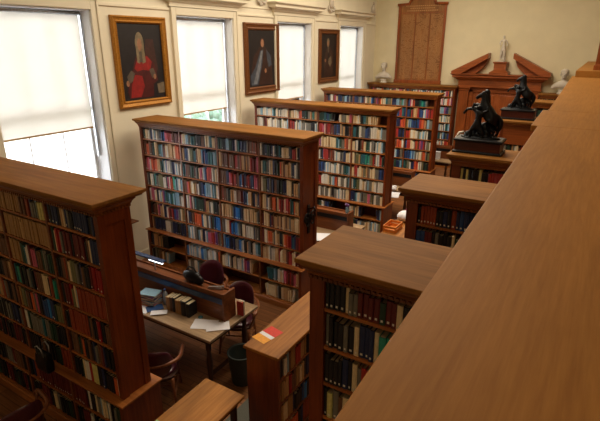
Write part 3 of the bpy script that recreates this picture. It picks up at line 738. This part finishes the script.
# dark scrolled bracket on the end of the second bookcase
t = thing('iron_bracket', (-3.32, 5.63, 1.45), 'dark scrolled iron bracket fixed to the end panel of the second bookcase', 'bracket')
m = MB(); m.box(-3.322, -3.305, 5.60, 5.66, 1.24, 1.68); m.build('back_plate', BRONZE, t, .004)
for s_ in (-1, 1):
    pts = []
    for q in range(26):
        a = q*.42; r_ = .10*(1-q/30); pts.append((-3.29, 5.63+s_*(.075+r_*math.cos(a)*.8), 1.46+r_*math.sin(a)*1.3))
    MB().tube(pts, .012, 8).build('scroll', BRONZE, t)
MB().tube([(-3.30,5.63,1.62),(-3.22,5.63,1.66),(-3.2,5.63,1.6)], .012, 8).build('hook', BRONZE, t)
# papers on the tables behind
sheet(-3.62, 6.62, ZT, .25, .33, 25, 'bluish white papers on the second table behind the bookcase end', n=5)
sheet(-3.45, 6.42+.5, ZT, .2, .2, -15, 'small white sheet on the second table right end', n=1) if False else None
t = thing('flower_vase', (-3.40, 7.09, 1.091), 'small vase with purple blue flowers on the divider of the second table', 'vase')
MB().lathe(-3.40, 7.09, [(.02,1.091),(.03,1.11),(.032,1.15),(.02,1.18),(.024,1.2)], 14).build('vase_body', BM['l'], t)
m = MB(); random.seed(3)
for i in range(9): m.ell((-3.40+random.uniform(-.035,.035), 7.09+random.uniform(-.035,.035), 1.22+random.uniform(-.015,.04)), (.02,.02,.017), nu=7, nv=5)
m.build('flowers', BM['u'], t)
sheet(-3.5, 9.5, ZT, .3, .38, 15, 'pile of white papers on the third table end', n=8)
m = MB(); m.ell((0,0,.05), (.1,.07,.055)); m.ell((.05,.03,.08), (.05,.04,.04)); m.ell((-.06,-.01,.07), (.045,.04,.05))
o = m.build('crumpled_cloth', PAPER); o.location = (-3.62, 9.82, ZT); tag(o, 'crumpled white cloth on the third table behind the papers', 'cloth')
m = MB(); m.box(-.09,.09,-.06,.06,0,.2); m.box(-.095,.095,-.065,.065,.2,.215)
o = m.build('card_box', PAPER, bevel=.004); o.location = (-3.68, 13.4, ZT); tag(o, 'white upright box on the farthest reading table', 'box')
# things on the low bookcases
t = thing('leaflet', (-2.36, 3.24, 1.2005), 'red, white and yellow leaflet lying on the near low bookcase', 'leaflet', world=False)
MB().box(-.085,.085,-.13,-.035,0,.0016).build('yellow_strip', plain('yellow_print', (236,160,40), .4), t)
MB().box(-.085,.085,-.035,.012,0,.0016).build('white_strip', PAPER, t)
MB().box(-.085,.085,.012,.13,0,.0016).build('red_strip', plain('red_print', (214,44,26), .4), t)
t.rotation_euler = (0, 0, R(-12))
t = thing('file_tray', (-2.36, 6.52, 1.2), 'orange wooden slatted tray on the far low bookcase', 'tray')
OR = wood('wood_orange_tray', (196,112,40), (226,142,62), 'x', .45)
m = MB(); X0, X1, Y0, Y1 = -2.45, -2.25, 6.36, 6.66
m.box(X0,X1,Y0,Y1,1.2,1.21); m.build('tray_base', OR, t)
for (a,b_,c_,d_) in ((X0,X1,Y0,Y0+.012),(X0,X1,Y1-.012,Y1),(X0,X0+.012,Y0+.012,Y1-.012),(X1-.012,X1,Y0+.012,Y1-.012)):
    MB().box(a,b_,c_,d_,1.21,1.25).box(a,b_,c_,d_,1.265,1.3).build('slat_side', OR, t)
m = MB()
for x in (X0, X1-.014):
    for y in (Y0, Y1-.014): m.box(x, x+.014, y, y+.014, 1.25, 1.265)
m.build('corner_post', OR, t)
m = MB(); m.ell((0,0,.082), (.13,.15,.08), nu=18); m.ell((.03,.1,.12), (.08,.07,.06)); m.ell((-.04,-.09,.09), (.07,.06,.06)); m.tube([(-.02,.05,.15),(.0,.12,.24),(.05,.18,.22),(.05,.16,.14)], .012, 8, mi=1)
o = m.build('bag', [PAPER, BM['p']]); o.location = (-2.32, 6.98, 1.2); tag(o, 'white cloth bag with a pink handle on the far low bookcase', 'bag')
# bag standing on ledge of nearest bookcase
t = thing('handbag', (-4.42, 2.02, .721), 'black bag with grey straps standing on the ledge of the nearest bookcase', 'bag', world=False)
m = MB(); m.ring(-.09, .09, -.035, .035, [(-.01,.0),(.004,.02),(.01,.1),(0,.2),(-.01,.23)]); m.build('bag_body', BLACKM, t, .01)
for s in (-1, 1): MB().tube([(-.06, s*.03, .2), (-.05, s*.04, .29), (0, s*.045, .32), (.05, s*.04, .29), (.06, s*.03, .2)], .006, 8).build('strap', STEEL, t)
t.location = (-4.34, 2.15-.03, .721)
# bracket shelf on the window wall
t = thing('wall_shelf', (WX, 5.1, .9), 'small wooden wall shelf with a dark round ornament, between the first two bookcases', 'shelf')
MB().box(WX, WX+.22, 4.95, 5.35, .85, .87).build('shelf_board', W_SHY, t, .003)
for y in (5.0, 5.3): MB().prism([(WX, .75), (WX, .85), (WX+.16, .85)], 'y', y-.01, y+.01).build('bracket', W_DARK, t)
m = MB(); m.lathe(WX+.11, 5.12, [(.05,.871),(.055,.885),(.02,.9),(.06,.94),(.085,1.0),(.07,1.06),(.03,1.1),(.0105,1.11)], 18)
o = m.build('round_ornament', BRONZE); tag(o, 'dark round urn ornament on the small wall shelf', 'ornament')

# ---------------------------------------------------------------- gallery parapet with broad top, in front of the camera
t = thing('gallery_parapet', (.1, 5, 2.72), 'broad orange brown wooden parapet top running away in the right foreground', 'parapet')
sk = lambda y: -.268 - .0245*y
ZR = 3.3
m = MB()
xr = .62
def slab(y0, y1, dx, z0=3.255, z1=ZR, mi=0):
    m.add([(sk(y0)+dx,y0,z0),(xr,y0,z0),(xr,y1,z0),(sk(y1)+dx,y1,z0),(sk(y0)+dx,y0,z1),(xr,y0,z1),(xr,y1,z1),(sk(y1)+dx,y1,z1)], [(0,3,2,1),(4,5,6,7),(0,1,5,4),(1,2,6,5),(2,3,7,6),(3,0,4,7)], mi)
slab(-1.2, 3.95, 0); slab(3.95, 4.95, -.045); slab(4.95, 10.4, 0)
m.build('top_board', W_RAIL, t, .006)
m = MB(); slab2 = slab
slab(-1.1, 10.1, .035, 3.22, 3.255); m.build('edge_moulding', W_TOPD, t)
m = MB()
m.add([(sk(-1)+.08,-1,2.72),(.55,-1,2.72),(.55,10.1,2.72),(sk(9.3)+.08,10.1,2.72),(sk(-1)+.08,-1,3.22),(.55,-1,3.22),(.55,10.1,3.22),(sk(9.3)+.08,10.1,3.22)], [(0,3,2,1),(4,5,6,7),(0,1,5,4),(1,2,6,5),(2,3,7,6),(3,0,4,7)])
m.build('parapet_panel', W_END, t)
m = MB()
m.box(-.46, .62, 10.1, 15.4, 3.30, 3.41); m.build('end_block', W_RAIL, t, .004)
m = MB(); m.box(-.46, .62, 10.6, 15.4, 2.72, 3.3); m.build('end_pier', W_END, t)
t2 = thing('wooden_post', (-.02, 10.7, 3.41), 'tall dark wooden post standing on the far parapet block at right edge', 'post')
m = MB(); m.ring(-.19, .2, 10.5, 10.9, [(.02,3.411),(.02,3.49),(0,3.51),(0,4.17),(.03,4.2),(.03,4.24)]); m.build('post_body', W_DOOR, t2, .004)
m = MB(); m.ring(-.19, .2, 10.5, 10.9, [(.03,4.24),(-.02,4.32)]); m.build('post_cap', W_TOPD, t2)

# ---------------------------------------------------------------- sculpture
def skin(name, pts, edges, mat, parent=None, sub=2):
    """pts = [(x, y, z, radius)...]; one continuous body"""
    me = bpy.data.meshes.new(name); me.from_pydata([q[:3] for q in pts], edges, []); me.materials.append(mat)
    o = bpy.data.objects.new(name, me); COL.objects.link(o)
    sm = o.modifiers.new('skin', 'SKIN'); sm.use_smooth_shade = True; sm.branch_smoothing = .4
    for i, q in enumerate(pts):
        r_ = q[3] if isinstance(q[3], (tuple, list)) else (q[3], q[3])
        me.skin_vertices[0].data[i].radius = r_; me.skin_vertices[0].data[i].use_root = (i == 0)
    s = o.modifiers.new('sub', 'SUBSURF'); s.levels = sub; s.render_levels = sub
    if parent is not None: o.parent = parent
    return o
def chain(pts, edges, start, lst):
    p = start
    for q in lst: pts.append(q); edges.append((p, len(pts)-1)); p = len(pts)-1
    return p
def horse_statue(loc, label):
    t = thing('horse_statue', loc, label, 'statue', 'bronze horse tamer statues', world=False)
    # plinth block of reddish wood with dark base and cap
    MB().ring(-.24, .24, -.12, .12, [(.035,0),(.035,.02),(.02,.03)]).build('plinth_base', BLACKM, t)
    MB().ring(-.24, .24, -.12, .12, [(.012,.03),(.012,.135)]).build('plinth', W_DARKRED, t)
    MB().ring(-.24, .24, -.12, .12, [(.02,.135),(.03,.145),(.03,.16),(.015,.17)]).build('plinth_cap', BLACKM, t)
    B = .17
    m = MB(); random.seed(5)
    m.ell((.0,.0,B+.0), (.23,.10,.035), nu=20); 
    for i in range(9): m.ell((random.uniform(-.15,.12), random.uniform(-.05,.06), B+.02), (random.uniform(.03,.07), .035, random.uniform(.025,.06)), nu=8, nv=6)
    for (x, y, z, r) in ((-.02,.03,.07,.07), (.03,.02,.10,.075), (-.05,.02,.13,.055), (.06,.0,.05,.06), (-.08,.02,.05,.05)): m.ell((x, y, B+z), (r, .05, r*1.1), nu=12, nv=8)
    m.build('rocky_ground', BRONZE, t)
    # rearing horse
    P = []; E = []
    P.append((.115, .02, B+.215, .088))                                                    # haunch = root
    ch1 = chain(P, E, 0, [(.06, .02, B+.27, .085), (.01, .02, B+.325, .08)])                # barrel
    neck = chain(P, E, ch1, [(-.005, .02, B+.40, .062), (.0, .02, B+.455, .046), (-.015, .02, B+.50, .036)])
    chain(P, E, neck, [(-.05, .015, B+.495, .028), (-.085, .01, B+.46, .022), (-.10, .01, B+.44, .019)])
    chain(P, E, neck, [(-.01, .035, B+.535, .007)]); chain(P, E, neck, [(-.01, .0, B+.535, .007)])
    chain(P, E, ch1, [(-.045, -.015, B+.33, .038), (-.115, -.03, B+.335, .022), (-.175, -.03, B+.325, .016), (-.205, -.03, B+.285, .015), (-.21, -.03, B+.265, .017)])
    chain(P, E, ch1, [(-.04, .055, B+.35, .036), (-.10, .07, B+.375, .022), (-.14, .07, B+.33, .016), (-.16, .07, B+.30, .015)])
    for s in (-1, 1):
        chain(P, E, 0, [(.13, .02+s*.05, B+.15, .06), (.105+.02*s, .02+s*.055, B+.11, .038), (.165+.01*s, .02+s*.055, B+.085, .022), (.145+.02*s, .02+s*.055, B+.04, .017), (.13+.02*s, .02+s*.055, B+.012, .022)])
    chain(P, E, 0, [(.175, .02, B+.25, .03), (.205, .02, B+.20, .034), (.2, .02, B+.13, .028), (.18, .02, B+.08, .012)])
    skin('horse_body', P, E, BRONZE, t)
    m = MB()
    for i in range(7): m.ell((.015+.004*i, .02, B+.52-.026*i), (.036, .022, .032), nu=8, nv=6, rot=Matrix.Rotation(R(40), 3, 'Y'))
    m.build('mane', BRONZE, t)
    # groom holding the horse
    P = []; E = []
    P.append((-.045, -.055, B+.165, .046))
    c1 = chain(P, E, 0, [(-.035, -.055, B+.21, .042), (-.03, -.052, B+.265, .05), (-.03, -.05, B+.295, .042)])
    chain(P, E, c1, [(-.035, -.055, B+.325, .018), (-.042, -.06, B+.352, .027), (-.046, -.062, B+.378, .023)])
    chain(P, E, c1, [(-.075, -.05, B+.31, .022), (-.115, -.045, B+.34, .017), (-.10, -.03, B+.40, .014)])
    chain(P, E, c1, [(.015, -.055, B+.30, .022), (.06, -.06, B+.32, .017), (.05, -.04, B+.37, .014)])
    chain(P, E, 0, [(-.08, -.065, B+.12, .036), (-.11, -.07, B+.075, .026), (-.10, -.07, B+.03, .018), (-.125, -.075, B+.014, .014)])
    chain(P, E, 0, [(-.01, -.07, B+.12, .036), (.02, -.08, B+.08, .026), (.04, -.075, B+.03, .018), (.02, -.09, B+.014, .014)])
    skin('groom_figure', P, E, BRONZE, t)
    t.scale = (.98,)*3
    return t
W_DARKRED = wood('wood_dark_red_plinth', (54,20,14), (78,32,22), 'x', .35)
s1 = horse_statue((-1.105, 5.76, TOPZ), 'dark bronze rearing horse statue on red plinth, the nearer and larger looking one')
s2 = copy_tree(s1); s2.location = (-1.13, 8.78, TOPZ); s2['label'] = 'dark bronze rearing horse statue on red plinth, the farther one before the doorcase'
m = MB(); m.tube([(-.3,.06,.0),(-.3,.06,.1),(-.28,.06,.16),(-.24,.06,.17),(-.24,.06,.0)], .016, 8)
def bust(loc, rz, label, s=1):
    t = thing('marble_bust', loc, label, 'bust', 'white marble busts', world=False)
    MB().lathe(0, 0, [(.10,0),(.10,.02),(.07,.035),(.07,.06),(.09,.09)], 18).build('socle', MARBLE, t)
    P = [(0,0,.17,(.13,.1))]; E = []
    for sx in (-1, 1): chain(P, E, 0, [(sx*.12, 0, .19, .08), (sx*.19, .01, .14, .06), (sx*.19, .01, .09, .05)])
    chain(P, E, 0, [(0, .01, .09, (.13,.08))])
    n_ = chain(P, E, 0, [(0, .0, .27, .06), (0, -.005, .32, .048), (0, -.012, .37, (.062,.07)), (0, -.012, .42, (.076,.086)), (0, -.004, .475, (.07,.08)), (0, 0, .51, (.045,.05))])
    skin('bust_body', P, E, MARBLE, t)
    m = MB(); m.prism([(-.083,.425),(-.108,.392),(-.083,.385)], 'x', -.011, .011); m.ell((0,-.08,.37), (.03,.012,.008)); m.ell((0,-.075,.345), (.028,.02,.018))
    for sx in (-1,1): m.ell((sx*.03,-.082,.43), (.016,.008,.009)); m.ell((sx*.078,0,.41), (.01,.02,.028))
    m.ell((0,.01,.47), (.085,.09,.06)); m.ell((0,.05,.43), (.08,.05,.07))
    m.build('face_and_hair', MARBLE, t)
    t.rotation_euler = (0,0,rz); t.scale = (s,)*3
    return t
bust((-6.40, 15.82, 2.601), R(10), 'white marble bust at left corner on the end wall bookcase', 1.25)
bust((-.98, 15.80, 2.501), R(-5), 'white marble bust right of the doorcase, near the parapet', 1.3)

# ---------------------------------------------------------------- end wall: carved name board
t = thing('name_board', (-5.22, EY, 2.65), 'large carved wooden name board with arched top on the end wall', 'sign')
x0, x1, zb, zt = -6.08, -4.54, 2.66, 5.03
n = 16; arch = [(x0, zb), (x1, zb), (x1, zt)] 
cx = (x0+x1)/2
arch += [(x1-.42, zt+.02)] + [(cx + .38*math.cos(math.pi*i/n), zt+.03 + .2*math.sin(math.pi*i/n)) for i in range(n+1)] + [(x0+.42, zt+.02), (x0, zt)]
MB().prism(arch, 'y', EY-.04, EY-.003).build('board', W_PLQ, t)
m = MB(); m.box(x0-.01, x0+.07, EY-.075, EY-.04, zb, zt); m.box(x1-.07, x1+.01, EY-.075, EY-.04, zb, zt); m.box(x0-.03, x1+.03, EY-.1, EY-.04, zb-.06, zb+.05)
m.build('frame', W_DOOR, t, .006)
pts = [(x0-.04, EY-.07, zt), (x0+.36, EY-.07, zt+.015)] + [(cx - .42*math.cos(math.pi*i/n), EY-.07, zt+.03 + .22*math.sin(math.pi*i/n)) for i in range(n+1)] + [(x1-.36, EY-.07, zt+.015), (x1+.04, EY-.07, zt)]
MB().tube(pts, .04, 10).build('crest_moulding', W_DOOR, t)
GILT = plain('faded_gilt_lettering', (186,138,84), .5, var=.1)
m = MB(); random.seed(9)
for c_ in range(3):
    xa = x0+.13 + c_*.475
    for k in range(62):
        z = zb+.1 + k*.032
        x = xa
        while x < xa+.40:
            ln = random.uniform(.02, .07)
            if random.random() < .8: m.box(x, min(x+ln, xa+.41), EY-.0425, EY-.04, z, z+.011)
            x += ln+.012
for k, (a, b_) in enumerate(((-.55,.55), (-.4,.4), (-.5,.5))):
    x = cx+a
    while x < cx+b_:
        m.box(x, x+.05, EY-.0425, EY-.04, zt-.06-.07*k, zt-.03-.07*k); x += .068
m.build('lettering', GILT, t)
m = MB()
for c_ in (1, 2): xx = x0+.115+c_*.475-.03; m.box(xx, xx+.018, EY-.055, EY-.04, zb+.05, zt-.26)
m.box(x0+.07, x1-.07, EY-.055, EY-.04, zt-.26, zt-.24); m.build('column_rule', W_DOOR, t)

# doorcase with broken pediment
def pedi():
    D0, D1 = -4.12, -1.32
    d = MB(); t = None
    base = MB()
    # jamb pilasters
    for a in (D0+.25, D1-.55): base.box(a, a+.3, EY-.22, EY, 0, 2.55)
    dr = struct('door_1', base, W_DOOR)
    m = MB()
    for a in (D0+.25, D1-.55): m.ring(a, a+.3, EY-.22, EY-.0, [(.0,2.45),(.02,2.47),(.02,2.5),(.05,2.55),(.05,2.58)])
    m.build('capital', W_DOORX, dr)
    m = MB(); m.box(D0+.22, D1-.22, EY-.26, EY, 2.58, 2.78); m.build('frieze', W_DOORX, dr)
    m = MB()
    pf = [(.0,2.78),(.05,2.80),(.08,2.84),(.17,2.88),(.17,2.93),(.22,2.96),(.22,2.98)]
    vs = []; fs = []
    for o, z in pf: vs += [(D0+.22-o, EY, z), (D0+.22-o, EY-.26-o, z), (D1-.22+o, EY-.26-o, z), (D1-.22+o, EY, z)]
    for q in range(len(pf)-1):
        for j in range(3): A = 4*q+j; fs.append((A, A+1, A+5, A+4))
    fs += [(0,1,2,3), tuple(4*(len(pf)-1)+j for j in (0,1,2,3))]
    m.add(vs, fs).build('cornice', W_DOORX, dr)
    cx = (D0+D1)/2
    for s in (-1, 1):
        e = D0 if s < 0 else D1; inn = cx + s*.35
        # raking cornice
        zz0, zz1 = 2.98, 3.50
        poly = [(e-s*0, zz0), (e, zz0+.07), (inn, zz1+.09), (inn, zz1-.06), (e-s*.30, zz0)]
        MB().prism(poly, 'y', EY-.40, EY-.02).build('raking_cornice', W_DOORX, dr)
        poly = [(e-s*.30, zz0), (inn+s*.02, zz1-.06), (inn+s*.12, zz0+.22), (inn+s*.30, zz0+.05), (inn+s*.36, zz0)]
        MB().prism(poly, 'y', EY-.2, EY-.02).build('tympanum', W_DOORX, dr)
    MB().ring(cx-.17, cx+.17, EY-.34, EY-.06, [(.10,2.98),(.10,3.04),(0,3.10),(0,3.28),(.03,3.31),(.03,3.34)]).build('statue_pedestal', W_DOORX, dr)
    # panelled doors and lintel panel
    MB().box(D0+.55, D1-.55, EY-.08, EY, 0, 2.58).build('door_leaf', W_DOOR, dr)
    m = MB(); m.box(D0+.55, D0+.67, EY-.13, EY-.08, 0, 2.5); m.box(D1-.67, D1-.55, EY-.13, EY-.08, 0, 2.5); m.box(D0+.55, D1-.55, EY-.13, EY-.08, 2.42, 2.58)
    m.build('architrave', W_DOORX, dr, .01)
    m = MB()
    for c_ in (0, 1):
        xa = cx + (-.66 if c_ == 0 else .06)
        for z in (.2, .95, 1.75): m.ring(xa, xa+.6, EY-.1, EY-.09, [(0,z)], cap=False) if False else m.box(xa+.02, xa+.56, EY-.1, EY-.08, z, z+.6)
    m.build('door_panels', W_DOOR, dr, .012)
    return cx
cx = pedi()
t = thing('marble_figure', (cx, EY-.2, 3.34), 'small white standing marble figure on the broken pediment', 'statue', world=False)
MB().lathe(0, 0, [(.12,0),(.12,.03),(.1,.04)], 16).build('round_base', MARBLE, t)
P = [(0,0,.40,(.065,.05))]; E = []
c1 = chain(P, E, 0, [(.01,0,.48,(.05,.04)), (.01,0,.56,(.065,.048)), (.0,0,.61,(.05,.04))])
chain(P, E, c1, [(-.0,0,.645,.022), (-.005,-.008,.68,.036), (-.005,-.008,.72,.034), (-.005,0,.74,.02)])
chain(P, E, c1, [(-.075,0,.595,.025), (-.1,-.03,.52,.02), (-.06,-.07,.47,.016)])
chain(P, E, c1, [(.075,0,.595,.025), (.105,.01,.51,.02), (.09,-.02,.42,.016)])
chain(P, E, 0, [(-.035,0,.32,.045), (-.04,-.015,.2,.03), (-.04,0,.08,.02), (-.045,-.04,.05,.016)])
chain(P, E, 0, [(.04,0,.32,.045), (.05,-.01,.2,.03), (.055,.02,.08,.02), (.065,-.02,.05,.016)])
skin('figure_body', P, E, MARBLE, t)
MB().add([(-.06,.03,.42),(.07,.03,.42),(.10,.05,.05),(-.02,.05,.05),(-.06,.06,.42),(.07,.06,.42),(.10,.08,.05),(-.02,.08,.05)], [(0,1,2,3),(7,6,5,4),(0,4,5,1),(1,5,6,2),(2,6,7,3),(3,7,4,0)]).build('drapery', MARBLE, t, .01)

# ---------------------------------------------------------------- portraits on the window wall
def portrait(y0, y1, z0, z1, fw, fmat, shapes, label, bgc):
    t = thing('portrait_painting', (WX, (y0+y1)/2, z0), label, 'painting', 'framed oil portraits between the windows')
    prof = [(0,.0),(0,.05),(.2,.065),(.35,.05),(.6,.04),(.8,.055),(1,.03),(1,.012)]
    vs = []; fs = []; n = len(prof)
    for a, (yy, zz, sy, sz) in enumerate(((y0,z0,1,1),(y1,z0,-1,1),(y1,z1,-1,-1),(y0,z1,1,-1))):
        for o, h in prof: vs.append((WX+.002+h, yy+sy*o*fw, zz+sz*o*fw))
    for a in range(4):
        for i in range(n-1):
            p, q = a*n+i, ((a+1) % 4)*n+i; fs.append((p, p+1, q+1, q))
    MB().add(vs, fs).build('frame', fmat, t)
    mats = [bgc] + [s[0] for s in shapes]; m = MB()
    iy0, iy1, iz0, iz1 = y0+fw*.95, y1-fw*.95, z0+fw*.95, z1-fw*.95
    m.box(WX+.004, WX+.014, iy0, iy1, iz0, iz1, 0)
    for k, (mt, pts) in enumerate(shapes):
        x = WX+.0142+.0004*k; P3 = [(x, iy0+u*(iy1-iy0), iz1-v*(iz1-iz0)) for u, v in pts]
        m.add(P3, [tuple(range(len(P3)))], k+1)
    m.build('canvas', mats, t)
def oval(cu, cv, ru, rv, n=16, a0=0): return [(cu+ru*math.cos(2*math.pi*i/n), cv+rv*math.sin(2*math.pi*i/n)) for i in range(n)]
pm = lambda n_, c: plain('paint_'+n_, c, .45, var=.25, scale=14)
DK = pm('umber', (26,22,26)); RED = pm('scarlet', (138,26,26)); RED2 = pm('dark_scarlet', (72,18,20)); WIG = pm('grey_wig', (122,108,84)); SKN = pm('flesh', (146,104,78)); LACE = pm('lace', (86,76,66)); CH = pm('dark_chair', (58,30,26)); GRY = pm('slate_robe', (62,68,80)); PALE = pm('pale_lawn', (110,114,122)); BRN = pm('brown_coat', (50,30,26)); TBL = pm('table_paper', (108,94,76))
portrait(5.40, 6.56, 2.82, 4.30, .115, GOLD, [
    (CH, [(.62,.2),(.8,.2),(.86,.6),(.7,.75),(.55,.5)]),
    (RED2, [(.36,.42),(.62,.40),(.78,.52),(.84,.75),(.72,.8),(.7,.97),(.14,.97),(.1,.88),(.22,.66)]),
    (RED, [(.40,.44),(.62,.42),(.72,.50),(.66,.62),(.5,.6),(.36,.62),(.30,.58)]),
    (RED, [(.30,.66),(.46,.68),(.5,.82),(.40,.96),(.16,.96),(.2,.8)]),
    (LACE, [(.12,.68),(.22,.60),(.30,.64),(.24,.74),(.14,.78)]), (LACE, [(.64,.60),(.74,.58),(.80,.68),(.70,.72)]),
    (WIG, oval(.47,.26,.10,.15)), (WIG, [(.38,.28),(.46,.44),(.44,.52),(.38,.50)]), (WIG, [(.56,.28),(.58,.50),(.50,.52),(.48,.40)]),
    (SKN, oval(.47,.27,.052,.08)), (LACE, [(.44,.36),(.50,.36),(.51,.50),(.43,.50)]),
    (SKN, oval(.12,.77,.035,.04)), (SKN, oval(.76,.70,.035,.035)), (TBL, [(.80,.80),(.98,.78),(.98,.93),(.82,.93)])],
    'gilt framed portrait of a seated figure in red robe and long wig, nearest the camera', DK)
portrait(8.84, 10.19, 2.76, 4.30, .15, GOLDD, [
    (BRN, [(.4,.3),(.6,.28),(.85,.5),(.9,.97),(.2,.97),(.1,.75),(.2,.45)]),
    (GRY, [(.44,.36),(.55,.34),(.50,.60),(.34,.97),(.10,.97),(.06,.80),(.24,.66)]),
    (GRY, [(.66,.34),(.82,.44),(.86,.62),(.74,.66),(.68,.5)]), (PALE, [(.47,.36),(.53,.36),(.42,.70),(.30,.95),(.16,.95),(.30,.70)]),
    (CH, oval(.52,.22,.085,.085)), (SKN, oval(.52,.23,.06,.07)), (SKN, oval(.62,.72,.04,.04))],
    'dark framed portrait of a standing figure in grey robes, the middle of three', DK)
portrait(12.18, 13.36, 2.80, 4.24, .13, GOLDD, [
    (BRN, [(.36,.34),(.6,.3),(.8,.45),(.8,.97),(.25,.97),(.2,.6)]), (DK, [(.44,.4),(.55,.4),(.56,.6),(.44,.6)]),
    (WIG, oval(.46,.2,.08,.1)), (SKN, oval(.46,.22,.05,.065)), (LACE, [(.44,.3),(.5,.3),(.52,.42),(.44,.42)]),
    (TBL, [(.5,.56),(.66,.5),(.72,.66),(.6,.76),(.48,.66)]), (SKN, oval(.3,.6,.05,.04))],
    'dark portrait of a standing figure, farthest from the camera', DK)

# spare marble strip beside the nearer statue (pale curved bracket)
o = m2 = None
m = MB(); m.tube([(-1.40, 5.96, TOPZ+.021),(-1.41,5.96,TOPZ+.12),(-1.385,5.96,TOPZ+.17),(-1.34,5.97,TOPZ+.18)], [.022,.022,.02,.016], 10)
o = m.build('marble_fragment', MARBLE); tag(o, 'curved pale marble fragment beside the nearer statue plinth', 'ornament')

fix_normals()
for o in bpy.data.objects:
    if '_w' in o: del o['_w']
